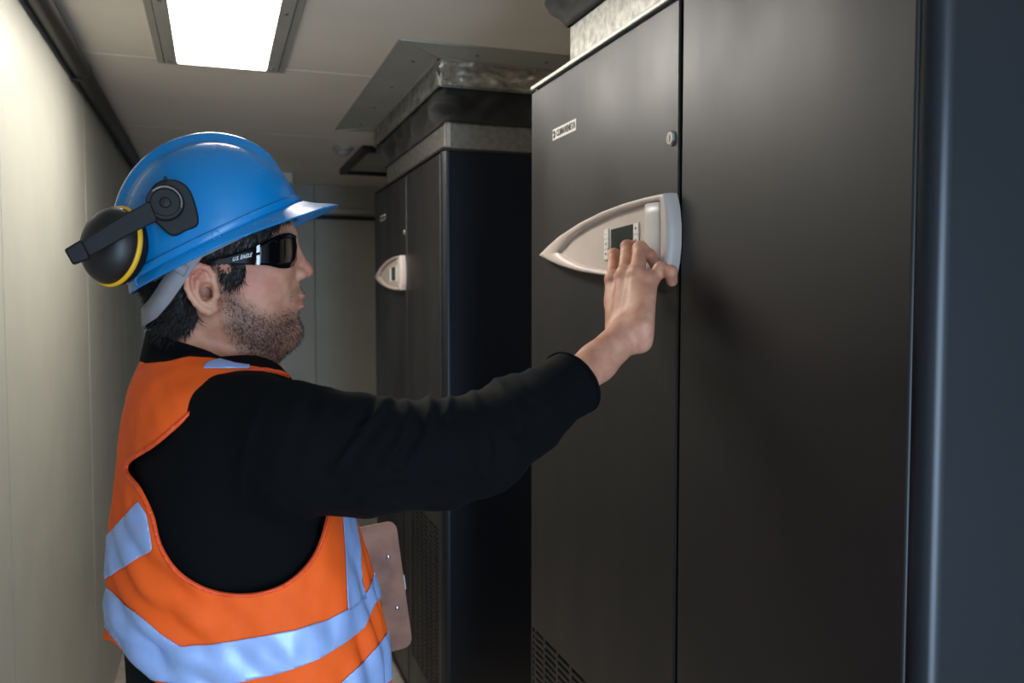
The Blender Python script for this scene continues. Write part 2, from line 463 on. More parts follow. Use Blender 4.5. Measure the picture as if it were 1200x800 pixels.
# ------------------------------------------------------------------ ducts between cabinets and ceiling
def duct(y0, y1, name_where, fx0=.495, seed=1):
    t = empty('air_duct', (1.0, (y0 + y1) / 2, TOP))
    rr = random.Random(seed)
    xa, xb = XC + .022, 1.34
    za = TOP + .0
    # galvanised collar: four folded sheets
    def ring(xa, xb, y0, y1, z): return [(xa, y0, z), (xb, y0, z), (xb, y1, z), (xa, y1, z)]
    zc = TOP + .092
    MB().box(xa, xa + .002, y0, y1, za, zc).build('collar_sheet', 'galvanised', t)
    MB().box(xa, xb, y0, y0 + .002, za, zc).build('collar_sheet', 'galvanised', t)
    MB().box(xa, xb, y1 - .002, y1, za, zc).build('collar_sheet', 'galvanised', t)
    MB().box(xa - .0015, xa + .014, y0 - .0015, y0 + .0005, za, zc).box(xa - .0015, xa + .0005, y0 - .0015, y0 + .014, za, zc).build('collar_corner', 'alu_trim', t)
    MB().box(xa - .012, xb, y0 - .012, y0 + .002, za, za + .006).box(xa - .012, xa, y0, y1, za, za + .006).build('collar_foot', 'galvanised', t)
    # crumpled black canvas sleeve
    zt = CEIL - .082
    oy0, oy1, ox = y0 - .025, y1 + .13, XC - .005
    def perim(xa, xb, y0, y1, n=34):
        pts = []
        for k in range(n): pts.append((xa, y1 + (y0 - y1) * k / n))
        for k in range(n): pts.append((xa + (xb - xa) * k / n, y0))
        for k in range(n): pts.append((xb, y0 + (y1 - y0) * k / n))
        for k in range(n): pts.append((xb + (xa - xb) * k / n, y1))
        return pts
    lo = perim(xa - .006, xb, y0 - .006, y1 + .006); hi = perim(ox + .012, xb, oy0 + .012, oy1 - .01)
    rings = []
    NR = 10
    for r in range(NR + 1):
        u = r / NR; ring_ = []
        for (a, b), (c, d) in zip(lo, hi):
            x = a + (c - a) * u; y = b + (d - b) * u; z = zc - .012 + (zt + .006 - zc + .012) * u
            f = math.sin(math.pi * u)
            w = f * (.034 * mnoise.noise(Vector((x * 9, y * 9, z * 14 + seed))) + .020 * mnoise.noise(Vector((x * 22, y * 22, z * 30)))) + f * .004
            nx = -1 if abs(a - (xa - .006)) < 1e-6 else 0; ny = -1 if abs(b - (y0 - .006)) < 1e-6 else (1 if abs(b - (y1 + .006)) < 1e-6 else 0)
            ring_.append((x + nx * w, y + ny * w, z + f * .008 * mnoise.noise(Vector((x * 7, y * 7, 3)))))
        rings.append(ring_)
    MB().loft(rings, cap=False).build('canvas_sleeve', 'black_fabric', t, smooth=True, angle=180, solid=.0015)
    # duct spigot from the ceiling: grey sheet front, crumpled foil-tape sides
    def crumple(p0, p1, m, nrm, amp, nn=70, nz=12):
        rings = []
        for k in range(nn + 1):
            q = np.array(p0) + (np.array(p1) - np.array(p0)) * k / nn; row = []
            for j in range(nz + 1):
                z = zt + (CEIL - zt) * j / nz; w = amp * (mnoise.noise(Vector((q[0] * 14, q[1] * 14, z * 85 + seed))) + .7 * mnoise.noise(Vector((q[0] * 38, q[1] * 38, z * 150))))
                row.append(np.array([q[0], q[1], z]) + np.array(nrm) * w + np.array([0, 0, amp * .6 * mnoise.noise(Vector((q[0] * 25, q[1] * 25, z * 40 + 9))) * (0 < j < nz)]))
            rings.append(row)
        return MB().loft(rings, cap=False, closed=False).build('foil_skirt', m, t, smooth=True, angle=180, solid=.001)
    crumple((ox, oy1, 0), (ox, oy0, 0), 'foil_grey', (-1, 0, 0), .005)
    crumple((ox, oy0, 0), (xb, oy0, 0), 'foil', (0, -1, 0), .013)
    crumple((xb, oy1, 0), (ox, oy1, 0), 'foil', (0, 1, 0), .008)
    MB().tube([(ox, oy1, zt), (ox, oy0, zt), (xb, oy0, zt)], .004, 6).build('hem_band', 'galvanised', t)
    # mitred flange plates screwed to the ceiling
    f = .15
    z0, z1 = CEIL - .003, CEIL
    fo = [(ox - f, oy0 - f), (ox - f, oy1 + f * .6), (xb, oy1 + f * .6), (xb, oy0 - f)]
    fi = [(ox, oy0), (ox, oy1), (xb, oy1), (xb, oy0)]
    def plate(a, b, c, d): return MB().loft([[(x, y, z0) for x, y in (a, b, c, d)], [(x, y, z1) for x, y in (a, b, c, d)]]).build('flange_plate', 'flange_grey', t, bevel=.001)
    e = .0012
    plate((fo[0][0], fo[0][1] + e), (fo[1][0], fo[1][1] - e), (fi[1][0], fi[1][1] - e), (fi[0][0], fi[0][1] + e))
    plate((fo[0][0] + e, fo[0][1]), (fi[0][0] + e, fi[0][1]), (fi[3][0], fi[3][1]), (fo[3][0], fo[3][1]))
    plate((fo[1][0] + e, fo[1][1]), (fi[1][0] + e, fi[1][1]), (fi[2][0], fi[2][1]), (fo[2][0], fo[2][1]))
    L = MB().box(ox - .006, ox, oy0 - .006, oy1, z0 - .006, z0).box(ox - .006, xb, oy0 - .006, oy0, z0 - .006, z0)
    L.build('flange_lip', 'alu_trim', t)
    MB().tube([(fo[1][0], fo[1][1], z0 - .0005), (fo[0][0], fo[0][1], z0 - .0005), (fo[3][0], fo[3][1], z0 - .0005)], .0022, 6).build('flange_edge', 'alu_trim', t)
    for a, b in ((fo[0], fi[0]), (fo[1], fi[1])):
        MB().tube([(a[0], a[1], z0 - .0005), (b[0], b[1], z0 - .0005)], .0022, 6).build('mitre_joint', 'alu_trim', t)
    for k in range(4):
        y = oy0 + (oy1 - oy0) * (.05 + .3 * k)
        MB().lathe([(.005, 0), (.005, -.002), (.002, -.003)], (ox - f * .45, y, z0), (0, 0, 1), 10).build('screw', 'screw', t, smooth=True)
    for k in range(3):
        MB().lathe([(.005, 0), (.005, -.002), (.002, -.003)], (ox + .10 + .22 * k, oy0 - f * .45, z0), (0, 0, 1), 10).build('screw', 'screw', t, smooth=True)
    adopt(t); tag(t, name_where, 'air duct', 'ducts from cabinet tops to the ceiling')
duct(.70, 1.585, 'air duct with crumpled black canvas above the near cabinet', seed=1)
duct(2.55, 3.50, 'air duct with crumpled foil skirt and black canvas above far cabinet', seed=5)

# black-edged ceiling hatch past the far cabinet
h0, h1 = 4.10, 4.82
ht = empty('ceiling_hatch', (1.0, 4.45, CEIL))
MB().box(.70, 1.36, h0, h1, CEIL - .012, CEIL).build('hatch_panel', 'flange_grey', ht, bevel=.002)
for a in ((.665, .70, h0 - .035, h1 + .035), (1.36, 1.395, h0 - .035, h1 + .035), (.70, 1.36, h0 - .035, h0), (.70, 1.36, h1, h1 + .035)):
    MB().box(*a, CEIL - .03, CEIL).build('hatch_frame', 'pipe_black', ht, bevel=.002)
adopt(ht); tag(ht, 'grey ceiling hatch with a black frame beyond the far cabinet', 'hatch')

# ================================================================== signed-distance modelling kit
def smin(a, b, k):
    if k <= 0: return np.minimum(a, b)
    h = np.clip(0.5 + 0.5 * (b - a) / k, 0, 1)
    return b + (a - b) * h - k * h * (1 - h)

class Field:
    def __init__(s): s.p = []
    def cap(s, a, b, r1, r2=None, k=.008, sub=False):
        a = np.array(a, float); b = np.array(b, float); r2 = r1 if r2 is None else r2
        ab = b - a; L2 = ab @ ab + 1e-12
        def fn(P):
            h = np.clip((P - a) @ ab / L2, 0, 1)
            return np.linalg.norm(P - a - h[:, None] * ab, axis=1) - (r1 + (r2 - r1) * h)
        s.p.append((fn, (a + b) / 2, np.sqrt(L2) / 2 + max(r1, r2), k, sub)); return s
    def ell(s, c, r, k=.015, rot=None, sub=False):
        c = np.array(c, float); r = np.array(r, float)
        M = np.array(rot) if rot is not None else None
        def fn(P):
            Q = P - c
            if M is not None: Q = Q @ M
            k0 = np.linalg.norm(Q / r, axis=1); k1 = np.linalg.norm(Q / (r * r), axis=1) + 1e-9
            return k0 * (k0 - 1.0) / k1
        s.p.append((fn, c, r.max(), k, sub)); return s
    def chain(s, pts, rs, k=.008, kk=.004):
        for i in range(len(pts) - 1): s.cap(pts[i], pts[i+1], rs[i], rs[i+1], k if i == 0 else kk)
        return s
    def fn(s, f, c, r, k=.02, sub=False): s.p.append((f, np.array(c, float), r, k, sub)); return s
    def __call__(s, P, prims=None):
        d = np.full(len(P), 1.0)
        for (f, c, r, k, sub) in (s.p if prims is None else prims):
            v = f(P)
            d = -smin(-d, v, k) if sub else smin(d, v, k)
        return d
    def near(s, c, rad):
        return [q for q in s.p if np.linalg.norm(q[1] - c) - q[2] < rad + q[3] + .01]
    def grad(s, P, e=.0008):
        out = np.zeros_like(P)
        for ax in range(3):
            E = np.zeros(3); E[ax] = e
            out[:, ax] = s(P + E) - s(P - E)
        return out / (np.linalg.norm(out, axis=1, keepdims=True) + 1e-12)

def surface(F, lo, hi, h, nb=24, iso=0.0):
    """surface-net skin of a field, evaluated only in blocks the surface passes"""
    lo = np.array(lo, float); hi = np.array(hi, float)
    nblk = np.ceil((hi - lo) / (h * nb)).astype(int); N = nblk * nb + 4
    Rb = h * nb * .5 * math.sqrt(3)
    idx = np.stack(np.meshgrid(*[np.arange(n) for n in nblk], indexing='ij'), -1).reshape(-1, 3)
    cen = lo + (idx + .5) * nb * h
    d0 = F(cen) - iso
    act = idx[np.abs(d0) < Rb * 1.5 + .012]
    ids, pos, quads = [], [], []
    ar = np.arange(-1, nb + 1)
    G = np.stack(np.meshgrid(ar, ar, ar, indexing='ij'), -1)
    m = nb + 2
    for b in act:
        base = b * nb; c = lo + (b + .5) * nb * h
        pr = F.near(c, Rb + h * 2)
        if not pr: continue
        I = G + base
        D = (F((lo + I.reshape(-1, 3) * h), pr) - iso).reshape(m, m, m)
        S = D < 0
        if S.all() or not S.any(): continue
        cs = np.zeros((m-1,)*3, int); acc = np.zeros((m-1, m-1, m-1, 3)); cnt = np.zeros((m-1,)*3)
        cor = [(i, j, k) for i in (0, 1) for j in (0, 1) for k in (0, 1)]
        sl = lambda o: tuple(slice(q, q + m - 1) for q in o)
        for o in cor: cs += S[sl(o)]
        mixed = (cs > 0) & (cs < 8)
        w = np.argwhere(mixed)
        A = np.zeros((len(w), 3)); C = np.zeros(len(w))
        for o in cor:
            for ax in range(3):
                if o[ax]: continue
                o2 = list(o); o2[ax] = 1
                da = D[w[:,0]+o[0], w[:,1]+o[1], w[:,2]+o[2]]; db = D[w[:,0]+o2[0], w[:,1]+o2[1], w[:,2]+o2[2]]
                x = (da < 0) != (db < 0)
                t = np.where(x, da / np.where(x, da - db, 1), 0)
                p = np.tile(np.array(o, float), (len(w), 1)); p[:, ax] += t
                A += p * x[:, None]; C += x
        P = lo + (w - 1 + base + A / C[:, None]) * h
        gid = lambda q: ((q[:, 0] + base[0]) * N[1] + (q[:, 1] + base[1])) * N[2] + (q[:, 2] + base[2])
        ids.append(gid(w)); pos.append(P)
        for ax in range(3):
            a1, a2 = (ax + 1) % 3, (ax + 2) % 3
            s0 = S[1:m-1, 1:m-1, 1:m-1]
            sl2 = [slice(1, m-1)] * 3; sl2[ax] = slice(2, m)
            s1 = S[tuple(sl2)]
            e = np.argwhere(s0 != s1)
            if not len(e): continue
            fl = s0[e[:, 0], e[:, 1], e[:, 2]]
            e = e + 1
            def cell(d1, d2):
                q = e.copy(); q[:, a1] += d1; q[:, a2] += d2; return gid(q)
            q4 = np.stack([cell(-1, -1), cell(0, -1), cell(0, 0), cell(-1, 0)], -1)
            q4[~fl] = q4[~fl][:, ::-1]
            quads.append(q4)
    ids = np.concatenate(ids); pos = np.concatenate(pos); Q = np.concatenate(quads)
    u, first = np.unique(ids, return_index=True)
    return pos[first], np.searchsorted(u, Q)

def tris(Q): return np.concatenate([Q[:, [0, 1, 2]], Q[:, [0, 2, 3]]])

def clip(V, T, g):
    """keep the part of a triangle mesh where g > 0, cutting triangles cleanly along g = 0"""
    g = np.where(np.abs(g) < 1e-9, 1e-9, g)
    ins = g > 0; c = ins[T].sum(1)
    out = [T[c == 3]]; newV = []; n0 = len(V)
    def rot(t, first):
        k = np.argmax(first, axis=1); r = np.arange(len(t))
        return np.stack([t[r, k], t[r, (k+1) % 3], t[r, (k+2) % 3]], -1)
    t1 = T[c == 1]; t1 = rot(t1, ins[t1]); t2 = T[c == 2]; t2 = rot(t2, ~ins[t2])
    E = np.concatenate([t1[:, [0, 1]], t1[:, [0, 2]], t2[:, [0, 1]], t2[:, [0, 2]]])
    Es = np.sort(E, axis=1); U, inv = np.unique(Es, axis=0, return_inverse=True); inv = inv.reshape(-1)
    ga, gb = g[U[:, 0]], g[U[:, 1]]; s = (ga / (ga - gb))[:, None]
    NV = V[U[:, 0]] * (1 - s) + V[U[:, 1]] * s
    inv = inv + n0; a = len(t1); b = len(t2)
    e01, e02, f01, f02 = inv[:a], inv[a:2*a], inv[2*a:2*a+b], inv[2*a+b:]
    out.append(np.stack([t1[:, 0], e01, e02], -1))
    out.append(np.stack([t2[:, 1], t2[:, 2], f02], -1)); out.append(np.stack([t2[:, 1], f02, f01], -1))
    T2 = np.concatenate(out); V2 = np.concatenate([V, NV])
    used = np.unique(T2); mp = np.full(len(V2), -1); mp[used] = np.arange(len(used))
    return V2[used], mp[T2]

def sdpoly(p, poly):
    """signed distance to a polygon, positive inside"""
    A = np.array(poly, float); B = np.roll(A, -1, axis=0)
    d = np.full(len(p), 1e9); w = np.zeros(len(p), bool)
    for a, b in zip(A, B):
        e = b - a; v = p - a
        t = np.clip(v @ e / (e @ e + 1e-12), 0, 1)
        d = np.minimum(d, np.linalg.norm(v - t[:, None] * e, axis=1))
        cr = ((a[1] > p[:, 1]) != (b[1] > p[:, 1]))
        xi = a[0] + (p[:, 1] - a[1]) / (e[1] if abs(e[1]) > 1e-12 else 1e-12) * e[0]
        w ^= cr & (p[:, 0] < xi)
    return np.where(w, d, -d)

def smooth_loop(pts, n=6):
    P = np.array(pts, float); out = []
    for i in range(len(P)):
        a, b, c, d = P[i-1], P[i], P[(i+1) % len(P)], P[(i+2) % len(P)]
        for k in range(n):
            t = k / n
            out.append(.5 * ((2*b) + (c-a)*t + (2*a-5*b+4*c-d)*t*t + (3*b-a-3*c+d)*t**3))
    return out

def normals(V, T):
    n = np.cross(V[T[:, 1]] - V[T[:, 0]], V[T[:, 2]] - V[T[:, 0]])
    N = np.zeros_like(V)
    for k in range(3): np.add.at(N, T[:, k], n)
    return N / (np.linalg.norm(N, axis=1, keepdims=True) + 1e-15)

def mesh_obj(name, V, Fc, m, parent=None, solid=0.0, smooth=True, angle=180):
    me = bpy.data.meshes.new(name)
    me.vertices.add(len(V)); me.vertices.foreach_set('co', np.asarray(V, np.float32).ravel())
    k = Fc.shape[1]; n = len(Fc)
    me.loops.add(n * k); me.loops.foreach_set('vertex_index', np.asarray(Fc, np.int32).ravel())
    me.polygons.add(n); me.polygons.foreach_set('loop_start', np.arange(0, n * k, k, dtype=np.int32))
    me.update(calc_edges=True); me.validate()
    o = bpy.data.objects.new(name, me); COL.objects.link(o)
    if m: me.materials.append(MATS[m])
    if smooth: shade(me, angle)
    if solid:
        md = o.modifiers.new('s', 'SOLIDIFY'); md.thickness = abs(solid); md.offset = 1 if solid > 0 else -1
    if parent: o.parent = parent
    return o

_nz = RNG.normal(size=(64, 3)); _nph = RNG.uniform(0, 6.28, 64)
def wobble(P, freq, n=10, seed=0):
    """smooth cheap noise, about -1..1"""
    out = np.zeros(len(P))
    for k in range(n):
        q = _nz[(k + seed * 7) % 64]
        out += np.sin(P @ (q * freq) + _nph[(k * 3 + seed * 5) % 64])
    return out / math.sqrt(n)

# ================================================================== materials of the worker
mat('sweater_black', lin(5, 5, 7), 0.9, vary=0.2, vscale=60, bump=0.35, bscale=700, sheen=0.0, bdist=0.0006, spec=0.15)
mat('vest_orange', lin(255, 98, 26), 0.72, vary=0.08, vscale=25, bump=0.3, bscale=900, bdist=0.0004, spec=0.3)
mat('vest_binding', lin(255, 84, 34), 0.6, vary=0.05)
mat('reflective', lin(166, 190, 240), 0.42, metal=0.25, vary=0.12, vscale=40, bump=0.25, bscale=60, bdist=0.002)  # silver tape, with the blue of reflected daylight mixed into its base colour
mat('trousers', lin(28, 30, 36), 0.85, vary=0.2, vscale=40, bump=0.3, bscale=500)
mat('boot', lin(24, 22, 21), 0.6, vary=0.2, vscale=40)
mat('hair', lin(26, 20, 17), 0.55, vary=0.5, vscale=120, bump=0.7, bscale=260, stretch=(1, 1, .35), bdist=0.002)
mat('strand', lin(38, 28, 23), 0.5, vary=0.3, vscale=200)
mat('hat_blue', lin(0, 119, 180), 0.30, vary=0.06, vscale=14, bump=0.04, bscale=120, rvary=0.06)
mat('black_plastic', lin(12, 12, 13), 0.55, spec=0.35, vary=0.15, vscale=60, bump=0.1, bscale=500)
mat('cup_plastic', lin(32, 28, 26), 0.42, spec=0.4, vary=0.15, vscale=40, bump=0.1, bscale=400)
mat('yellow_plastic', lin(240, 180, 20), 0.45, vary=0.06)
mat('strap_grey', lin(140, 136, 138), 0.7, vary=0.1, vscale=60, bump=0.4, bscale=900)
mat('lens_black', lin(8, 8, 10), 0.12, vary=0.1, spec=0.25)
mat('frame_black', lin(12, 12, 14), 0.5, vary=0.1, spec=0.25)
mat('print_white', lin(225, 225, 225), 0.5)
mat('hardboard', lin(152, 104, 80), 0.62, vary=0.28, vscale=26, bump=0.12, bscale=220, col2=lin(118, 80, 62))

# skin with stubble and lip tint carried by mesh attributes
def skin_material():
    m = mat('skin', lin(206, 150, 126), 0.55, bump=0.25, bscale=420, sss=0.10, bdist=0.0007)
    nt = m.node_tree; N = nt.nodes; L = nt.links; b = N['Principled BSDF']
    tc = N.new('ShaderNodeTexCoord')
    n1 = N.new('ShaderNodeTexNoise'); n1.inputs['Scale'].default_value = 45; n1.inputs['Detail'].default_value = 5
    L.new(tc.outputs['Object'], n1.inputs['Vector'])
    m1 = N.new('ShaderNodeMix'); m1.data_type = 'RGBA'; m1.inputs['A'].default_value = lin(206, 150, 120); m1.inputs['B'].default_value = lin(180, 118, 92)
    r1 = N.new('ShaderNodeMapRange'); r1.inputs['From Min'].default_value = .3; r1.inputs['From Max'].default_value = .7
    L.new(n1.outputs['Fac'], r1.inputs['Value']); L.new(r1.outputs[0], m1.inputs['Factor'])
    def over(prev, attr, colour, gain, scale=None, lo=.3, hi=.6):
        a = N.new('ShaderNodeAttribute'); a.attribute_name = attr
        x = N.new('ShaderNodeMix'); x.data_type = 'RGBA'; x.inputs['B'].default_value = colour
        f = N.new('ShaderNodeMath'); f.operation = 'MULTIPLY'; f.inputs[1].default_value = gain
        L.new(a.outputs['Fac'], f.inputs[0])
        src = f.outputs[0]
        if scale:
            nz = N.new('ShaderNodeTexNoise'); nz.inputs['Scale'].default_value = scale; nz.inputs['Detail'].default_value = 2
            L.new(tc.outputs['Object'], nz.inputs['Vector'])
            mr = N.new('ShaderNodeMapRange'); mr.inputs['From Min'].default_value = lo; mr.inputs['From Max'].default_value = hi
            mr.inputs['To Min'].default_value = .35
            L.new(nz.outputs['Fac'], mr.inputs['Value'])
            g = N.new('ShaderNodeMath'); g.operation = 'MULTIPLY'; L.new(src, g.inputs[0]); L.new(mr.outputs[0], g.inputs[1]); src = g.outputs[0]
        L.new(prev, x.inputs['A']); L.new(src, x.inputs['Factor'])
        return x.outputs['Result']
    c = over(m1.outputs['Result'], 'flush', lin(196, 104, 88), .55)
    c = over(c, 'lips', lin(176, 108, 96), .55)
    c = over(c, 'beard', lin(58, 42, 36), .78, 800)
    L.new(c, b.inputs['Base Color'])
skin_material()

# ================================================================== the worker
YH, YT = 1.12, 1.10                       # planes of symmetry of head and torso
PR = tag(empty('person', (0.03, YT, 0)), 'worker in black sweater and orange high-visibility vest reaching to a control panel', 'person')
V3 = lambda *a: np.array(a, float)
def H(px, py, off=0.0): return at(px, py, Y=YH + off)

# ---- torso sections: z, back x, front x, half width
SEC = np.array([
    (1.462, -.066, .052, .062), (1.450, -.080, .070, .090), (1.436, -.088, .085, .125), (1.416, -.094, .100, .158), (1.390, -.099, .113, .181), (1.350, -.105, .128, .194),
    (1.270, -.117, .150, .196), (1.170, -.122, .182, .190), (1.090, -.116, .199, .188), (0.970, -.114, .203, .190), (0.860, -.120, .190, .192), (0.780, -.115, .160, .180)])[::-1]
_zz = np.linspace(SEC[0, 0], SEC[-1, 0], 300)
def _cr(col):
    z = SEC[:, 0]; y = SEC[:, col]
    out = np.interp(_zz, z, y)
    for _ in range(60): out[1:-1] = (out[:-2] + 2 * out[1:-1] + out[2:]) / 4
    return out
_bk, _ft, _hw = _cr(1), _cr(2), _cr(3)
def torso(off):
    def fn(P):
        z = P[:, 2]
        bk = np.interp(z, _zz, _bk) - off; ft = np.interp(z, _zz, _ft) + off; hw = np.interp(z, _zz, _hw) + off
        cx = (bk + ft) / 2; a = np.maximum((ft - bk) / 2, .01); b = np.maximum(hw, .01)
        u = (P[:, 0] - cx); v = (P[:, 1] - YT)
        n = 2.35
        k0 = (np.abs(u / a) ** n + np.abs(v / b) ** n) ** (1 / n) + 1e-6
        rho = np.sqrt(u * u + v * v)
        d = rho * (1 - 1 / k0)
        d = np.where(k0 < .2, -np.minimum(a, b) * .9, d) * .9
        zt = _zz[-1] + off * .5; zb = _zz[0] - off
        return np.maximum(np.maximum(d, z - zt), zb - z)
    return fn
TB = (V3(.03, YT, 1.12), .50)

# ---- right arm (sleeve axis, elbow, wrist)
ARM = [at(292, 513, Y=.965), at(345, 526, Y=.930), at(430, 535, Y=.915), at(515, 530, Y=.925), at(562, 521, Y=.94), at(610, 489, Y=.972), at(668, 450, Y=1.012), at(700, 424, Y=1.036), at(735, 391, Y=1.058)]
ARS = [.070, .069, .063, .060, .058, .050, .0405, .036, .030]
# ---- left arm, clipboard hand
LARM = [V3(.005, 1.245, 1.385), V3(-.03, 1.345, 1.27), V3(-.055, 1.415, 1.165), V3(0.01, 1.42, 1.07), V3(.075, 1.405, .985)]
LRS = [.078, .064, .054, .044, .030]
# ---- legs
LEG = lambda s: [V3(.035, YT + s * .085, .88), V3(.045, YT + s * .10, .48), V3(.015, YT + s * .105, .10)]

B = Field()
B.fn(torso(-.020), *TB, k=.02)
B.chain(ARM[:-1], [r - .012 for r in ARS[:-1]], k=.02, kk=.01)
B.chain(LARM, [r - .012 if i < 4 else r - .004 for i, r in enumerate(LRS)], k=.02, kk=.01)
for s in (-1, 1):
    l = LEG(s); B.chain(l, [.082, .052, .034], k=.03, kk=.01)
    B.cap(l[2] + V3(-.02, 0, -.055), l[2] + V3(.17, s * .02, -.066), .034, .026, k=.02)

# ---- head
B.cap(H(240, 352), H(228, 452), .053, .060, k=.03)                                 # neck
B.cap(H(285, 405), H(268, 450), .030, .030, k=.03)                                 # throat
B.ell(H(247, 277), (.096, .074, .094), k=.03)                                      # cranium
B.ell(H(287, 280), (.047, .063, .060), k=.03)                                      # forehead
B.ell(H(303, 322), (.041, .056, .062), k=.03)                                      # mid face
B.ell(H(283, 365), (.050, .056, .046), k=.03)                                      # jaw mass
for s in (-1, 1):
    B.ell(H(311, 325, s * .034), (.025, .023, .030), k=.02)                        # cheek
    B.cap(H(262, 372, s * .052), H(328, 391, s * .018), .017, .017, k=.022)        # jaw line
    B.cap(H(262, 306, s * .062), H(310, 312, s * .047), .009, .010, k=.018)        # cheekbone
    B.cap(H(334, 278, s * .012), H(322, 280, s * .044), .010, .008, k=.016)        # brow
B.ell(H(300, 400), (.034, .036, .024), k=.03)                                      # under the chin
B.ell(H(336.5, 388), (.0175, .024, .0185), k=.016)                                 # chin
B.ell(H(333, 350), (.0215, .029, .026), k=.018)                                    # muzzle
B.ell(H(317, 300), (.022, .040, .028), k=.02)
for s in (-1, 1):
    B.ell(H(345, 299, s * .032), (.013, .014, .010), k=.012, sub=True)             # eye sockets
    B.ell(H(330.5, 298, s * .032), (.0125, .0135, .0120), k=.004)                  # eyeball under lids
B.cap(H(338, 288), H(356, 313.5), .0085, .0085, k=.010)                            # nose ridge
B.ell(H(357.2, 317.8), (.0104, .0105, .0088), k=.006)                              # nose tip
for s in (-1, 1):
    B.ell(H(349.5, 321.5, s * .0115), (.0105, .0068, .0075), k=.005)               # nostril wing
    B.ell(H(355.5, 328, s * .0062), (.0048, .0026, .0034), k=.002, sub=True)       # nostril
B.ell(H(351.2, 346.6), (.0072, .019, .0056), k=.004)                               # upper lip
B.ell(H(350.6, 359.0), (.0074, .0175, .0056), k=.004)                              # lower lip
B.cap(H(361.5, 353.0), H(348.5, 354.5, -.0235), .0018, .0012, k=.003, sub=True)    # mouth line
B.cap(H(361.5, 353.0), H(348.5, 354.5, .0235), .0018, .0012, k=.003, sub=True)
B.cap(H(356, 369.5, -.012), H(356, 369.5, .012), .0035, k=.010, sub=True)          # chin groove
# ears
for s in (-1, 1):
    o = lambda a: s * (.0725 + a)
    E = lambda px, py, a: at(px, py, Y=YH - .0785) * V3(1, 0, 1) + V3(0, YH + o(a), 0)
    B.ell(E(238, 339, .006), (.0165, .0055, .0245), k=.006, rot=np.array(Matrix.Rotation(R(-12), 3, 'Y')) @ np.array(Matrix.Rotation(R(-16 * s), 3, 'Z')))
    hx = [(251, 333, .004), (249.5, 322, .007), (243, 314, .010), (233, 311.5, .013), (224, 316, .015), (219.5, 326, .016), (220, 337, .0155), (224, 347, .013), (230, 355, .010), (237, 361.5, .007), (245, 364.5, .0055), (252, 362.5, .004)]
    B.chain([E(*q) for q in hx], [.0030, .0034, .0036, .0038, .0040, .0040, .0038, .0036, .0040, .0048, .0056, .0042], k=.004, kk=.002)
    B.chain([E(*q) for q in ((238, 322, .0085), (231.5, 330, .0115), (230.5, 340, .0115), (236, 350, .009), (243, 354, .008))], [.0026, .0032, .0034, .0034, .0030], k=.003, kk=.002)
    B.ell(E(243.5, 342, .0115), (.0088, .0115, .0120), k=.003, sub=True)
    B.cap(E(247, 345, .004), E(249, 344, -.012), .0042, .0030, k=.002, sub=True)
    B.ell(E(226, 330, .0185), (.0022, .0035, .0120), k=.002, sub=True)
    B.cap(E(253, 338, .004), E(254, 346, .006), .0042, .0042, k=.005)
    B.cap(E(247, 355, .006), E(250, 358, .004), .0046, .0046, k=.004)

# ---- right hand on the controller
XS = XC - .026                                   # front skin of the controller
def HX(px, py, X): return at(px, py, X=X)
WR = ARM[-1]
mcp = [HX(718.5, 327, .563), HX(732, 321.5, .566), HX(747, 321, .573), HX(761, 330, .583)]
B.cap(ARM[-2], WR, .0255, .0245, k=.012)
B.cap(HX(724, 398, .535), HX(741, 392, .545), .0215, .0225, k=.016)
B.ell(HX(752, 401, .548), (.014, .014, .014), k=.012)                               # ulnar knob
for q, a, r in zip(mcp, [(722, 384), (730, 381), (742, 381), (752, 384)], [.0122, .0125, .0122, .0118]):
    B.cap(HX(*a, .545), q, .0160, r, k=.016)
    B.ell(q + V3(-.003, -.004, .001), (.0098, .0098, .0100), k=.007)                # knuckle
B.cap(HX(723, 357, .563), HX(752, 358, .578), .0150, .0150, k=.016)                 # palm pad
FING = [   # index, middle, ring, little: joints after the knuckle
    ([HX(720, 298.5, .590), HX(726, 299, .607), HX(731, 306, XS - .0065)], [.0102, .0092, .0082, .0070]),
    ([HX(735.5, 289.5, .594), HX(742.5, 288, .608), HX(747.5, 290, XS - .0065)], [.0106, .0098, .0084, .0070]),
    ([HX(750.5, 291.5, .600), HX(762, 299.5, .608), HX(768, 311, XS - .0070)], [.0110, .0105, .0090, .0075]),
    ([HX(775, 315.5, .602), HX(786, 318.5, .609), HX(787.5, 329, XS - .0075)], [.0108, .0100, .0094, .0080])]
for q, (pts_, rs) in zip(mcp, FING):
    B.chain([q] + pts_, rs, k=.006, kk=.003)
    d = pts_[0] - q
    B.ell(pts_[0] + V3(-.002, -.002, .001), (rs[1] + .0004,) * 3, k=.003)           # middle joint
B.chain([HX(727, 378, .565), HX(722, 352, .592), HX(728, 338, .606), HX(738, 331, XS - .008)], [.0170, .0135, .0110, .0085], k=.010, kk=.004)   # thumb, behind the palm
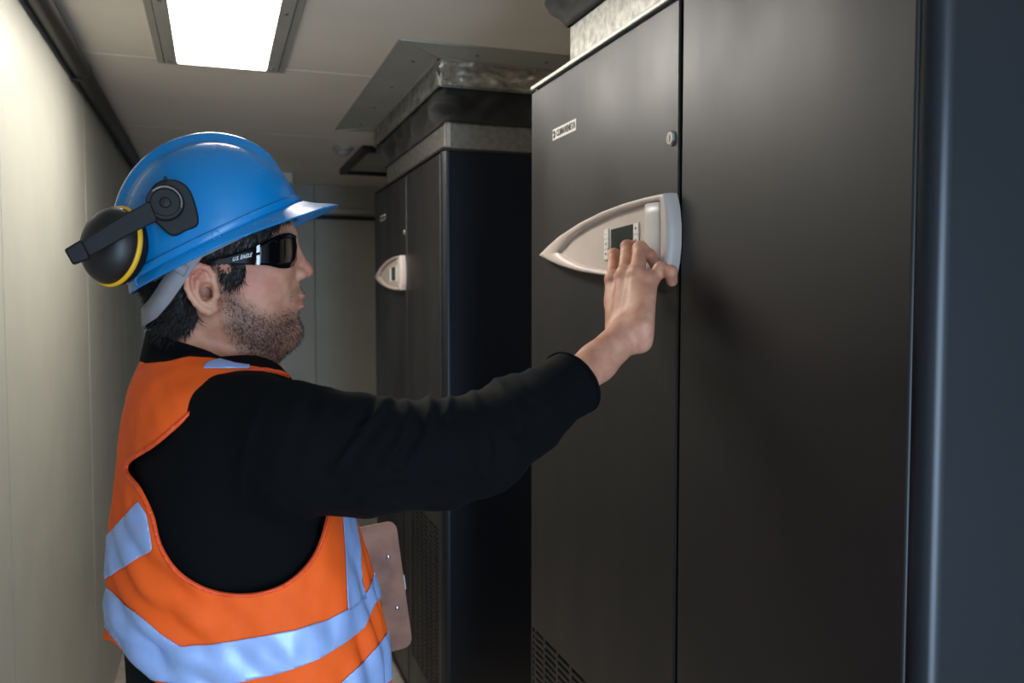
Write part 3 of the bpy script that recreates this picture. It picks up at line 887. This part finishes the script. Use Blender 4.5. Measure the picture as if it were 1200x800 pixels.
# nail of the little finger and left hand
EB_R = at(484, 757, Y=1.352); ET_R = at(464, 609, Y=1.352)
eup = (ET_R - EB_R); BH = np.linalg.norm(eup); eup = eup / BH; elf = np.cross(V3(0, 1, 0), eup) ; elf = elf if elf[0] < 0 else -elf
hc = EB_R + elf * .215                                        # where the left hand holds the lower edge
B.cap(LARM[-1], hc + V3(0, .030, -.018), .024, .020, k=.014)
for i in range(4):
    b0 = hc + elf * (-.034 + .023 * i) * -1
    k0 = b0 + V3(0, .034, -.012)
    B.cap(hc + V3(-.02, .034, .03), k0, .018, .0115, k=.012)
    B.chain([k0, b0 + V3(0, .012, -.022), b0 + V3(0, -.013, -.014), b0 + V3(0, -.0145, .018 + .004 * (i % 2))], [.0105, .0098, .0088, .0072], k=.005, kk=.003)
B.chain([hc + V3(-.03, .030, .015), hc + V3(.01, .020, .035), hc + V3(.035, .0135, .055)], [.015, .0115, .0085], k=.008, kk=.004)

Vb, Qb = surface(B, (-.25, .80, -.01), (.72, 1.52, 1.84), .003)
# refine head and hands, then pull the new vertices onto the true surface
bm = bmesh.new(); me = bpy.data.meshes.new('tmp')
me.from_pydata(Vb.tolist(), [], Qb.tolist()); bm.from_mesh(me); bpy.data.meshes.remove(me)
zc = 1.44
fine = lambda c: (c.z > 1.425 and c.x < .2 and 1.01 < c.y < 1.23 or c.z > 1.47 and c.x < .2) or (c.x > .38)
ed = {e for f in bm.faces if fine(f.calc_center_median()) for e in f.edges}
bmesh.ops.subdivide_edges(bm, edges=list(ed), cuts=1, use_grid_fill=True)
bmesh.ops.triangulate(bm, faces=[f for f in bm.faces if len(f.verts) > 4])
for f in bm.faces: f.smooth = True
me = bpy.data.meshes.new('body'); bm.to_mesh(me); bm.free()
co = np.zeros(len(me.vertices) * 3, np.float32); me.vertices.foreach_get('co', co); co = co.reshape(-1, 3).astype(float)
sel = np.where(((co[:, 2] > 1.41) & (co[:, 0] < .2)) | (co[:, 0] > .37))[0]
P = co[sel]
key = np.floor(P / .045).astype(int); key = (key[:, 0] * 1000 + key[:, 1]) * 1000 + key[:, 2]
order = np.argsort(key, kind='stable'); cuts = np.flatnonzero(np.diff(key[order])) + 1
for grp in np.split(order, cuts):
    q = P[grp]; c = q.mean(0); pr = B.near(c, np.linalg.norm(q - c, axis=1).max() + .004)
    for _ in range(2):
        d = B(q, pr); gq = np.stack([B(q + V3(*e), pr) - d for e in ((.0008, 0, 0), (0, .0008, 0), (0, 0, .0008))], -1)
        gq /= np.linalg.norm(gq, axis=1, keepdims=True) + 1e-12
        q = q - (d[:, None] * gq).clip(-.0015, .0015)
    P[grp] = q
co[sel] = P
me.vertices.foreach_set('co', co.astype(np.float32).ravel()); me.update()
me.materials.append(MATS['skin'])
body = bpy.data.objects.new('body', me); COL.objects.link(body); body.parent = PR
tag(body, 'face, neck and bare right hand of the worker')
px = proj(co * V3(1, 0, 1) + V3(0, 1, 0) * np.where(co[:, 1] > YH, 2 * YH - co[:, 1], co[:, 1])[:, None])
head = (co[:, 2] > 1.40) & (co[:, 0] < .25)
beard = sdpoly(px, smooth_loop([(260, 326), (275, 334), (288, 350), (308, 364), (328, 366), (341, 361), (350, 366), (357, 376), (358, 392), (340, 412), (312, 436), (288, 428), (266, 395), (257, 372), (256, 345)]))
beard = np.clip((beard + 5) / 20, 0, 1)
must = sdpoly(px, smooth_loop([(343, 336), (362, 333), (362, 345), (352, 347.5), (341, 356), (337, 350)]))
beard = np.maximum(beard, np.clip((must + 1) / 6, 0, 1) * .40) * head
lips = np.clip((sdpoly(px, smooth_loop([(345, 354), (354, 343.5), (364, 342), (364, 364), (352, 363.5)])) + 1) / 2.5, 0, 1) * head
flush = np.zeros(len(co))
for c, r in ((H(357, 318), .016), (H(300, 330, -.05), .03), (H(300, 330, .05), .03), (H(228, 322, -.088), .018), (H(228, 322, .088), .018)):
    flush = np.maximum(flush, np.clip(1.2 - np.linalg.norm(co - c, axis=1) / r, 0, 1))
for q, (pts_, rs) in zip(mcp, FING):
    for c in [q] + pts_: flush = np.maximum(flush, .6 * np.clip(1.2 - np.linalg.norm(co - c, axis=1) / .013, 0, 1))
for nm, arr in (('beard', beard), ('lips', lips), ('flush', flush)):
    a = me.attributes.new(nm, 'FLOAT', 'POINT'); a.data.foreach_set('value', arr.astype(np.float32))
bco, bnor = co, np.zeros(len(co) * 3, np.float32); me.vertices.foreach_get('normal', bnor); bnor = bnor.reshape(-1, 3)

# ---- spikes: stubble and hair strands as fine tapered geometry
def spikes(name, base, dirs, length, rad, m, parent, bend=0.3):
    n = len(base); d = dirs / (np.linalg.norm(dirs, axis=1, keepdims=True) + 1e-9)
    a = np.cross(d, RNG.normal(size=(n, 3))); a /= np.linalg.norm(a, axis=1, keepdims=True) + 1e-9; b = np.cross(d, a)
    L = np.broadcast_to(length, (n,))[:, None]
    vs = []
    for k in range(3):
        t = 2 * math.pi * k / 3; vs.append(base + rad * (math.cos(t) * a + math.sin(t) * b))
    mid = base + d * L * .55 + b * L * bend * .12
    for k in range(3):
        t = 2 * math.pi * k / 3; vs.append(mid + .8 * rad * (math.cos(t) * a + math.sin(t) * b))
    vs.append(base + d * L + b * L * bend * .45)
    Vv = np.stack(vs, 1).reshape(-1, 3); o = np.arange(n) * 7
    F_ = []
    for k in range(3):
        j = (k + 1) % 3
        F_ += [np.stack([o+k, o+j, o+3+j], -1), np.stack([o+k, o+3+j, o+3+k], -1), np.stack([o+3+k, o+3+j, o+6], -1)]
    return mesh_obj(name, Vv, np.concatenate(F_), m, parent)
bshort = np.where(must > -4, .45, 1.0)
cand = np.where(beard > .12)[0]
cand = RNG.choice(cand, 6500, p=beard[cand] / beard[cand].sum())
bd = bnor[cand] * .55 + V3(.35, 0, -1) * .6 + RNG.normal(size=(len(cand), 3)) * .25
o = spikes('stubble', bco[cand] + RNG.normal(size=(len(cand), 3)) * .0008, bd, RNG.uniform(.0022, .0048, len(cand)) * bshort[cand], .00017, 'strand', PR)
o['kind'] = 'stuff'

# ---- hair
HF = Field()
HF.ell(H(247, 277), (.096, .074, .094), k=.03).ell(H(287, 280), (.047, .063, .060), k=.03)
HF.cap(H(240, 352), H(228, 420), .053, .056, k=.03).ell(H(283, 365), (.050, .056, .046), k=.03).ell(H(303, 322), (.041, .056, .062), k=.03)
Vh, Qh = surface(HF, (-.13, 1.0, 1.44), (.16, 1.24, 1.75), .003, iso=.0045)
Th = tris(Qh)
Nh = normals(Vh, Th)
Vh = Vh + Nh * (.0013 * wobble(Vh * V3(1, 1, .5), 150, 12, 1) + .0005 * wobble(Vh, 330, 12, 2))[:, None]
mir = lambda V, yc: np.stack([V[:, 0], np.where(V[:, 1] > yc, 2 * yc - V[:, 1], V[:, 1]), V[:, 2]], -1)
ph = proj(mir(Vh, YH))
hp = smooth_loop([(120, 300), (160, 345), (176, 378), (188, 400), (212, 394), (226, 383), (232, 372), (226, 358), (220, 340), (218, 322), (226, 308), (240, 303), (252, 306), (258, 316), (262, 327), (270, 334), (280, 331), (288, 320), (285, 308), (292, 297), (305, 286), (318, 273), (332, 258), (332, 235), (120, 230)], 4)
gh = sdpoly(ph, hp) + 2.2 * wobble(Vh, 260, 10, 3)
Vh2, Th2 = clip(Vh, Th, gh)
hair = mesh_obj('hair', Vh2, Th2, 'hair', PR, solid=-.004)
tag(hair, 'short dark brown hair under the hat')
Nh2 = normals(Vh2, Th2)
pk = RNG.integers(0, len(Vh2), 12000)
dd = V3(-.35, 0, -1) + RNG.normal(size=(len(pk), 3)) * .35
dd = dd - Nh2[pk] * np.sum(dd * Nh2[pk], 1, keepdims=True) + Nh2[pk] * .22
o = spikes('hair_strands', Vh2[pk], dd, RNG.uniform(.006, .015, len(pk)), .00042, 'strand', PR, bend=.8)
o['kind'] = 'stuff'

# ---- sweater
S = Field()
S.fn(torso(-.008), *TB, k=.02)
S.chain(ARM[:-1], ARS[:-1], k=.035, kk=.012)
S.cap(ARM[-2], ARM[-1], .036, .036, k=.01)
S.chain(LARM, [r + (.004 if i == 4 else 0) for i, r in enumerate(LRS)], k=.03, kk=.012)
S.cap(H(237, 385), H(228, 452), .0635, .0675, k=.012)
Vs, Qs = surface(S, (-.22, .80, .86), (.60, 1.52, 1.60), .0035)
Ts = tris(Qs); Ns = normals(Vs, Ts)
# drape: folds gathered round the elbow and fanning from the armpit
A = np.array(ARM); seg = np.linalg.norm(np.diff(A, axis=0), axis=1); cum = np.r_[0, np.cumsum(seg)]
best = np.full(len(Vs), 9.); sp = np.zeros(len(Vs)); ang = np.zeros(len(Vs))
for i in range(len(A) - 1):
    ab = A[i+1] - A[i]; t = np.clip((Vs - A[i]) @ ab / (ab @ ab), 0, 1)
    q = Vs - A[i] - t[:, None] * ab; d = np.linalg.norm(q, axis=1)
    u = ab / np.linalg.norm(ab); e1 = np.cross(u, V3(0, 1, 0)); e1 /= np.linalg.norm(e1); e2 = np.cross(u, e1)
    w = d < best
    best = np.where(w, d, best); sp = np.where(w, cum[i] + t * seg[i], sp); ang = np.where(w, np.arctan2(q @ e2, q @ e1), ang)
onarm = np.clip((.10 - best) / .03, 0, 1) * np.clip((sp - .02) / .06, 0, 1)
sel_ = cum[4]
ps = proj(Vs); vd = (Vs - _C) / np.linalg.norm(Vs - _C, axis=1, keepdims=True)
facing = np.clip(-(Ns * vd).sum(1) + .55, 0, 1)
def ridge(path, amp, wd):
    Pp = np.array(path, float); d = np.full(len(ps), 1e9)
    for a, b in zip(Pp[:-1], Pp[1:]):
        e = b - a; t = np.clip((ps - a) @ e / (e @ e), 0, 1)
        d = np.minimum(d, np.linalg.norm(ps - a - t[:, None] * e, axis=1))
    return facing * amp * (np.exp(-(d / wd) ** 2) - .55 * np.exp(-(d / (2.3 * wd)) ** 2))
fold = np.zeros(len(Vs))
for path, amp, wd in (
    ([(392, 552), (420, 512), (446, 482), (462, 458)], .0065, 6), ([(470, 452), (478, 480), (473, 512), (452, 545)], .0075, 6.5),
    ([(446, 470), (438, 490), (420, 500)], .004, 5), ([(498, 448), (505, 475), (499, 510), (480, 545)], .0070, 6),
    ([(520, 446), (528, 462), (524, 486)], .0055, 5), ([(545, 440), (560, 476), (574, 524), (570, 560)], .0075, 6),
    ([(566, 430), (585, 450), (603, 478), (612, 500)], .0055, 5.5), ([(590, 428), (606, 444), (622, 466)], .0038, 5),
    ([(610, 424), (626, 438), (640, 458)], .0026, 5), ([(410, 575), (460, 556), (520, 562), (552, 548)], .0050, 8),
    ([(330, 436), (302, 478), (284, 530), (278, 580)], .0050, 7), ([(352, 452), (338, 500), (322, 552)], .0036, 8),
    ([(384, 462), (372, 500), (352, 540)], .0030, 8), ([(430, 590), (490, 578), (545, 575)], .0045, 7), ([(580, 548), (605, 520), (640, 500)], .003, 6)):
    fold += ridge(path, amp, wd)
fold += .0016 * wobble(Vs, 45, 10, 7) + .0010 * wobble(Vs, 90, 10, 6)
off = onarm * fold + (1 - onarm) * .0012 * wobble(Vs, 30, 8, 8)
Vs = Vs + Ns * off[:, None]
cdir = A[-2] - A[-3]; cdir /= np.linalg.norm(cdir)
cpt = at(671, 449, Y=1.012)
g = (cpt - Vs) @ cdir
lw = LARM[-1] - LARM[-2]; lw /= np.linalg.norm(lw)
g = np.minimum(g, np.maximum((LARM[-1] - lw * .02 - Vs) @ lw, np.linalg.norm(Vs - LARM[-1], axis=1) - .09))
a0, a1 = H(178, 389), H(304, 431); t_ = a1 - a0; nn = V3(-t_[2], 0, t_[0]); nn /= np.linalg.norm(nn)
g = np.minimum(g, np.maximum(-(Vs - a0) @ nn + .004 * np.sin((Vs[:, 0] - a0[0]) * 25), np.maximum(np.linalg.norm((Vs - H(236, 395))[:, :2], axis=1) - .095, Vs[:, 0] - .12) * 1.0))
g = np.minimum(g, Vs[:, 2] - .90)
V2, T2 = clip(Vs, Ts, g)
mesh_obj('sweater', V2, T2, 'sweater_black', PR, solid=-.003)
# collar edge roll and cuff hem
def ring_of(F, c, u, r0, n=48, gap=.0):
    e1 = np.cross(u, V3(.3, .8, .1)); e1 /= np.linalg.norm(e1); e2 = np.cross(u, e1); out = []
    for k in range(n):
        t = 2 * math.pi * k / n; d = math.cos(t) * e1 + math.sin(t) * e2
        rr = np.linspace(.005, r0, 160); v = F(c + rr[:, None] * d); j = np.argmax(v > 0); out.append(c + (rr[j] - gap) * d)
    return out
rg = ring_of(S, cpt, cdir, .08)
MB().tube(rg + [rg[0]], .0022, 8, cap=False).build('cuff_hem', 'sweater_black', PR, smooth=True, angle=180)

# ---- vest
T = Field().fn(torso(0.0), *TB, k=.0)
Vv, Qv = surface(T, (-.20, .84, .86), (.30, 1.36, 1.52), .0035)
Tv = tris(Qv); Nv = normals(Vv, Tv)
low = np.clip((1.25 - Vv[:, 2]) / .12, 0, 1)
th = np.arctan2(Vv[:, 1] - YT, Vv[:, 0] - .03)
back = np.clip((.02 - Vv[:, 0]) / .06, 0, 1); frontw = np.clip((Vv[:, 0] - .10) / .05, 0, 1)
foldv = .0028 * wobble(Vv * V3(1, 1, .35), 34, 9, 9) + .0011 * wobble(Vv, 95, 10, 14)
foldv += low * back * .0046 * (np.abs(np.sin(Vv[:, 2] * 62 - th * 3.0 + 1.3 * wobble(Vv, 14, 6, 10))) - .5)
foldv += np.clip((1.36 - Vv[:, 2]) / .1, 0, 1) * back * .0030 * np.sin(Vv[:, 2] * 120 + th * 16 + 1.6 * wobble(Vv, 12, 6, 12))
foldv += low * frontw * .0036 * np.sin(th * 26 + Vv[:, 2] * 40 + 1.7 * wobble(Vv, 12, 6, 13))
foldv += low * .0016 * np.sin(Vv[:, 0] * 110 + Vv[:, 2] * 70 + 1.8 * wobble(Vv, 14, 6, 15))
Vv = Vv + Nv * foldv[:, None]
pv = proj(mir(Vv, YT)); near = 1.0
hole = smooth_loop([(262, 447), (246, 465), (216, 494), (182, 523), (150, 546), (166, 572), (181, 604), (190, 638), (211, 669), (245, 689), (285, 695), (322, 688), (350, 670), (370, 643), (382, 604), (388, 560), (386, 505), (368, 462), (330, 440), (296, 437)], 5)
g = -sdpoly(pv, hole)
neck = [(100, 380), (150, 418), (172, 427), (196, 425), (222, 419), (250, 421), (275, 428), (300, 431), (330, 437), (350, 450), (420, 470), (420, 300), (100, 300)]
g = np.minimum(g, -sdpoly(pv, neck))
hem = [(60, 740), (132, 750), (163, 780), (205, 815), (300, 850), (380, 862), (520, 862), (520, 1400), (60, 1400)]
g = np.minimum(g, -sdpoly(pv, hem))
V1, T1 = clip(Vv, Tv, g)
N1 = normals(V1, T1)
vest = mesh_obj('safety_vest', V1, T1, 'vest_orange', PR, solid=.0022)
tag(vest, 'orange high-visibility vest with silver bands')
p1 = proj(mir(V1, YT))
def band(poly, name, smooth=True, extra=None, off=.0030, m='reflective', thick=.0008):
    gg = sdpoly(p1, smooth_loop(poly, 5) if smooth else poly)
    if extra is not None: gg = np.minimum(gg, extra)
    if (gg > 0).sum() < 6: return
    Va, Ta = clip(V1 + N1 * off, T1, gg)
    mesh_obj(name, Va, Ta, m, vest, solid=thick)
side = (YT - V1[:, 1]) * 1e4
ringA = [(100, 640), (128, 688), (160, 716), (190, 742), (215, 758), (245, 754), (300, 745), (345, 737), (380, 726), (410, 711), (430, 690), (440, 660), (480, 600),
         (500, 640), (448, 695), (437, 707), (425, 734), (400, 754), (370, 772), (330, 786), (290, 796), (250, 802), (215, 801), (180, 793), (160, 776), (143, 757), (128, 738), (100, 700)]
band(ringA, 'reflective_band', smooth=False)
ringB = [(60, 765), (130, 792), (200, 838), (300, 840), (395, 801), (420, 779), (440, 757), (480, 700), (500, 760), (450, 800), (420, 825), (395, 850), (300, 890), (200, 885), (130, 840), (60, 810)]
band(ringB, 'reflective_band', smooth=False)
band([(384, 500), (392, 560), (399, 606), (402, 650), (405, 716), (427, 702), (422, 680), (420, 642), (414, 608), (404, 560), (398, 500)], 'reflective_band', smooth=False, extra=side)
band([(100, 655), (126, 631), (165, 587), (174, 602), (181, 643), (128, 677), (100, 700)], 'reflective_band', smooth=False, extra=side)
band([(238, 434), (242, 427), (262, 422), (290, 423), (292, 434)], 'reflective_band', smooth=False, extra=side)
# bound edge of the armhole
gb = sdpoly(p1, hole) + 3.2
Va, Ta = clip(V1 + N1 * .0024, T1, gb); mesh_obj('armhole_binding', Va, Ta, 'vest_binding', vest, solid=.0012)
zg = np.minimum(.006 - np.abs(V1[:, 1] - YT), V1[:, 0] - .05)
Va, Ta = clip(V1 + N1 * .0024, T1, zg); mesh_obj('zip', Va, Ta, 'black_plastic', vest, solid=.0015)

# ---- trousers and boots
Fl = Field()
Fl.fn(torso(-.002), *TB, k=.02)
for s in (-1, 1):
    Fl.chain(LEG(s), [.098, .072, .064], k=.04, kk=.02)
Vt, Qt = surface(Fl, (-.2, .84, .03), (.28, 1.36, 1.05), .006)
Tt = tris(Qt)
Vt = Vt + normals(Vt, Tt) * (.004 * wobble(Vt, 22, 8, 11))[:, None]
Vt2, Tt2 = clip(Vt, Tt, np.minimum(Vt[:, 2] - .085, .985 - Vt[:, 2]))
mesh_obj('trousers', Vt2, Tt2, 'trousers', PR, solid=-.003)
for s in (-1, 1):
    Fb = Field(); l = LEG(s)[2]
    Fb.cap(l + V3(-.005, 0, .06), l + V3(-.01, 0, -.04), .052, .050, k=.02)
    Fb.cap(l + V3(-.03, 0, -.05), l + V3(.18, s * .02, -.06), .046, .040, k=.03)
    Vq, Qq = surface(Fb, l - V3(.12, .12, .13), l + V3(.28, .14, .14), .005)
    Vq[:, 2] = np.maximum(Vq[:, 2], .004)
    mesh_obj('boot', Vq, Qq, 'boot', PR)
adopt(PR)

# ================================================================== hard hat with ear defenders
HO = at(249, 277, Y=YH); fw = at(350, 229, Y=YH) - at(148, 325, Y=YH); HL = np.linalg.norm(fw) / 2; fw /= np.linalg.norm(fw)
up_ = V3(-fw[2], 0, fw[0]); sd_ = V3(0, 1, 0)
Hw = lambda x, y, z: HO + fw * x + sd_ * y + up_ * z
HAT = tag(empty('hard_hat', tuple(HO)), 'blue hard hat with folded black and yellow ear defenders, worn by the worker', 'hard hat')
ha, hb, hc_ = HL * 0.99, .110, .1145
NA = 120
sst = lambda x, a, b: (lambda t: t * t * (3 - 2 * t))(np.clip((x - a) / (b - a), 0, 1))
rings = []
def hat_pt(al, t):
    e = .985
    rr = math.cos(t * math.pi / 2) ** e; hh = math.sin(t * math.pi / 2) ** e
    x = ha * math.copysign(abs(math.cos(al)) ** .95, math.cos(al)) * rr; y = hb * math.copysign(abs(math.sin(al)) ** .95, math.sin(al)) * rr; z = hc_ * hh
    w = (1 - sst(abs(y), .030, .041)) * sst(hh, .22, .60)
    k = 1 + .056 * w
    side_r = .012 * math.exp(-((abs(y) - .046) / .006) ** 2) * sst(hh, .3, .6)
    k -= side_r * .8
    if x < 0: x *= .965
    return np.array([x * k + .010 * hh, y * k, z * k])
ts = np.r_[np.linspace(.995, .12, 46), np.linspace(.10, 0, 6)]
for t in ts: rings.append([Hw(*hat_pt(2 * math.pi * k / NA, t)) for k in range(NA)])
def rim(al, w, dz):
    b = hat_pt(al, 0); r = math.hypot(b[0], b[1]); return Hw(b[0] * (1 + w / r), b[1] * (1 + w / r), dz)
front = lambda al: max(0.0, math.cos(al)) ** 1.25
for w0, w1, d0, d1 in ((.0035, 0, -.001, 0), (.0045, 0, -.008, 0), (.0030, 0, -.0095, 0), (.0048, .001, -.0115, .001), (.0062, .012, -.0150, -.004), (.0070, .024, -.0175, -.0085), (.0076, .034, -.0192, -.0130), (.0070, .0345, -.0205, -.0136)):
    rings.append([rim(2*math.pi*k/NA, w0 + w1 * front(2*math.pi*k/NA), d0 + d1 * front(2*math.pi*k/NA)) for k in range(NA)])
sh = MB(); sh.loft(rings, cap=False)
top = Hw(*hat_pt(0, 1)); sh.add([r for r in rings[0]] , [tuple(range(NA))])
shell = sh.build('shell', 'hat_blue', HAT, smooth=True, angle=60, solid=-.0022)
# grey suspension: headband, nape strap
hbm = MB()
bandr = []
for k in range(NA):
    al = 2 * math.pi * k / NA
    bandr.append([Hw(math.cos(al) * .098, math.sin(al) * .083, z) for z in (-.002, -.021)])
hbm.loft([[b[0] for b in bandr], [b[1] for b in bandr]], cap=False).build('headband', 'strap_grey', HAT, smooth=True, angle=180, solid=.0015)
def strip(name, path, half, thick, m, parent):
    """flat strap along a path of (point, width direction)"""
    a = [p + h * half for p, h in path]; b = [p - h * half for p, h in path]
    return MB().loft([a, b], cap=False, closed=False).build(name, m, parent, smooth=True, angle=180, solid=thick)
sp_ = []
for (x, y, o) in ((240, 281, -.092), (226, 296, -.0915), (214, 313, -.090), (203, 330, -.086), (191, 348, -.078), (180, 362, -.066), (172, 368, -.045), (169, 371, -.02), (168, 372, 0)):
    sp_.append(H(x, y, o))
sp_ = sp_ + [V3(p[0], 2 * YH - p[1], p[2]) for p in sp_[-2::-1]]
pth = []
for i, p in enumerate(sp_):
    t = sp_[min(i+1, len(sp_)-1)] - sp_[max(i-1, 0)]; t /= np.linalg.norm(t)
    rad_ = p - H(245, 330, 0); rad_[2] = 0; rad_ /= np.linalg.norm(rad_) + 1e-9
    w = np.cross(t, rad_); w /= np.linalg.norm(w); pth.append((p, w))
strip('nape_strap', pth, .0112, .0022, 'strap_grey', HAT)
bk = [(H(209, 305, -.0945), pth[2][1]), (H(203.5, 316, -.0938), pth[2][1])]
strip('buckle', bk, .0128, .0030, 'strap_grey', HAT)
# little hooks under the rim
for (x, y, o) in ((163, 329, -.062), (253, 275.5, -.113)):
    c = H(x, y, o)
    MB().tube([c + V3(.004 * math.cos(a), 0, .0048 * math.sin(a)) for a in np.linspace(0, 2 * math.pi, 13)], .0014, 7, cap=False).build('rim_hook', 'hat_blue', HAT, smooth=True)
# ear defenders, both swung back to the parked position
def defender(s):
    Y0 = YH - s * .1145
    q = lambda x, y, o=0: (lambda p: V3(p[0], YH + (p[1] - YH) * s, p[2]))(at(x, y, Y=YH - .1145 + o))
    ax = V3(0, -s, 0)
    E_ = MB()
    plate = smooth_loop([(176, 224), (194, 211), (214, 215), (226, 230), (233, 262), (218, 271), (203, 277), (190, 268), (176, 252)], 4)
    root = E_.prism([q(a, b, .012) for a, b in plate], ax * .010).build('ear_defender', 'black_plastic', HAT, bevel=.002)
    c = q(194, 238)
    MB().lathe([(.0195, 0), (.0195, .007), (.0180, .009), (.0150, .009), (.0142, .0075), (.006, .0075), (.005, .009), (.002, .0095)], c, ax, 36).build('pivot', 'black_plastic', root, smooth=True)
    MB().tube([c + ax * .0092 + .0168 * (math.cos(a) * V3(1, 0, 0) + math.sin(a) * V3(0, 0, 1)) for a in np.linspace(-.3, 2.4, 16)], .0008, 6).build('pivot_ring', 'chrome', root, smooth=True)
    MB().box(*sum([[min(a, b), max(a, b)] for a, b in zip(q(192, 207) + ax * .001, q(196, 213) + ax * .006)], [])).build('catch', 'black_plastic', root, bevel=.001)
    arm = [(176, 236), (185, 259), (150, 276), (120, 293), (105, 301), (95, 283), (112, 273), (145, 252)]
    MB().prism([q(a, b, -.008) for a, b in arm], ax * .006).build('arm', 'black_plastic', root, bevel=.0015)
    MB().prism([q(a, b, -.008) for a, b in ((77, 293), (97, 281), (107, 303), (87, 311))], ax * .012).build('arm_end', 'black_plastic', root, bevel=.002)
    # cup: domed shell, yellow cushion ring, dark foam
    A_ = V3(-.66, -.74 * s, .12); A_ /= np.linalg.norm(A_)
    cc = (lambda p: V3(p[0], YH + (p[1] - YH) * s, p[2]))(at(137, 289, Y=1.048))
    e2 = np.cross(A_, V3(0, 0, 1)); e2 /= np.linalg.norm(e2); e3 = np.cross(e2, A_)
    # long axis of the oval cup leans with the arm
    ea = e3 * .97 + e2 * (-.22 * s); ea /= np.linalg.norm(ea); eb = np.cross(ea, A_)
    def oval(r, h, n=48):
        r *= .955
        return [cc + A_ * h + (ea * math.cos(2*math.pi*k/n) * r * 1.0 + eb * math.sin(2*math.pi*k/n) * r * .84) for k in range(n)]
    MB().loft([oval(.0450, .003), oval(.0455, .008), oval(.0440, .013), oval(.0405, .019), oval(.0345, .0255), oval(.0260, .0305), oval(.015, .0335), oval(.004, .0345)]).build('cup', 'cup_plastic', root, smooth=True, angle=60)
    MB().loft([oval(.0452, -.0005), oval(.0476, .0005), oval(.0482, .003), oval(.0474, .0055), oval(.0452, .0060)], cap=False).build('cup_ring', 'yellow_plastic', root, smooth=True, angle=60)
    MB().loft([oval(.0300, -.0015), oval(.0300, -.010), oval(.0360, -.014), oval(.0430, -.012), oval(.0455, -.006), oval(.0452, .001)], cap=True).build('cushion', 'black_plastic', root, smooth=True, angle=60)
    # yoke wire from arm to cup
    w0 = q(128, 281, -.008); w1 = cc + A_ * .034
    MB().tube([w0 + ax * .001, (w0 + w1) / 2 + ax * .004, w1], .004, 8).build('yoke', 'black_plastic', root, smooth=True)
defender(1)
adopt(HAT)

# ================================================================== sunglasses
SG = tag(empty('sunglasses', tuple(H(320, 293))), 'black wraparound sunglasses on the worker\'s face', 'sunglasses')
def gl(px, o, yu, yl, s): 
    return [V3(p[0], YH + (p[1] - YH) * s, p[2]) for p in (H(px, yu, o), H(px, yl, o))]
tp = [(243, -.0865, 306.5, 311), (254, -.0865, 304.5, 310), (264, -.086, 301.5, 309.3), (273, -.0855, 298.7, 308.7), (286, -.0842, 293.8, 309.6), (299, -.0822, 288.8, 310.6)]
ln = [(300.5, -.0820, 288.2, 310.7), (306, -.0810, 285.6, 310.5), (312, -.079, 282.4, 310.8), (319, -.075, 278.5, 312.3), (326, -.0690, 275, 314.2), (333, -.0600, 273.2, 314.6), (338.5, -.0490, 272.8, 313.5), (343, -.0350, 275, 310.5), (346, -.0190, 277, 305), (347, -.0050, 278.5, 300)]
def sheet(rows, s, nn=7, bulge=.0):
    out = []
    for r in rows:
        u, l = gl(*r, s); out.append([u + (l - u) * k / (nn - 1) for k in range(nn)])
    return out
for s in (1, -1):
    MB().loft(sheet(tp, s), cap=False, closed=False).build('temple', 'frame_black', SG, smooth=True, angle=180, solid=.0028)
fr = sheet(ln, 1); bk_ = sheet(ln, -1)[::-1]
MB().loft(fr + bk_, cap=False, closed=False).build('lens', 'lens_black', SG, smooth=True, angle=180, solid=.0022)
for s in (1, -1):
    u, l = gl(300.5, -.0850, 288.2, 310.5, s); u2, l2 = gl(304.3, -.0842, 286.6, 310.2, s)
    MB().loft([[u, u2], [u + (l-u)*.36, u2 + (l2-u2)*.36]], cap=False, closed=False).build('hinge_trim', 'chrome', SG, solid=.0008)
    MB().loft([[u + (l-u)*.5, u2 + (l2-u2)*.5], [l, l2]], cap=False, closed=False).build('hinge_trim', 'chrome', SG, solid=.0008)
t0 = H(284, 301.2, -.0876); rt = H(296, 298.4, -.0858) - H(273, 304.2, -.0890)
text_mesh('lettering', 'U.S. EAGLE', .0068, 'print_white', tuple(t0), tuple(rt), (.25, 0, 1), SG, extrude=.0003, stretch=.66, bold=.00012)
adopt(SG)

# ================================================================== clipboard in the left hand
CB = tag(empty('clipboard', tuple(EB_R + elf * .15)), 'brown hardboard clipboard showing two rivets, held at the worker\'s far side', 'clipboard')
LW = .315; r_ = .016
def bp(u, v, y=0): return EB_R + elf * u + eup * v + V3(0, y, 0)
ol = []
for (cu_, cv_, a0_) in ((r_, r_, 180), (LW - r_, r_, 270), (LW - r_, BH - r_, 0), (r_, BH - r_, 90)):
    for k in range(7):
        a = R(a0_ + 90 * k / 6); ol.append((cu_ + r_ * math.cos(a), cv_ + r_ * math.sin(a)))
MB().prism([bp(u, v) for u, v in ol], (0, .0032, 0)).build('board', 'hardboard', CB, bevel=.0006)
for (x, y) in ((455, 652), (465.5, 712)):
    c = at(x, y, Y=1.352)
    MB().lathe([(.0036, 0), (.0034, .0012), (.0018, .0020), (.0006, .0022)], c, (0, -1, 0), 16).build('rivet', 'chrome', CB, smooth=True)
c = at(474, 683, Y=1.352); v_ = (c - EB_R) @ eup
cl = [bp(-.004, v_ - .012, .0032), bp(-.004, v_ + .012, .0032), bp(.030, v_ + .05, .0032), bp(.030, v_ - .05, .0032)]
MB().prism(cl, (0, .009, 0)).build('clip', 'screw', CB, bevel=.002)
adopt(CB)
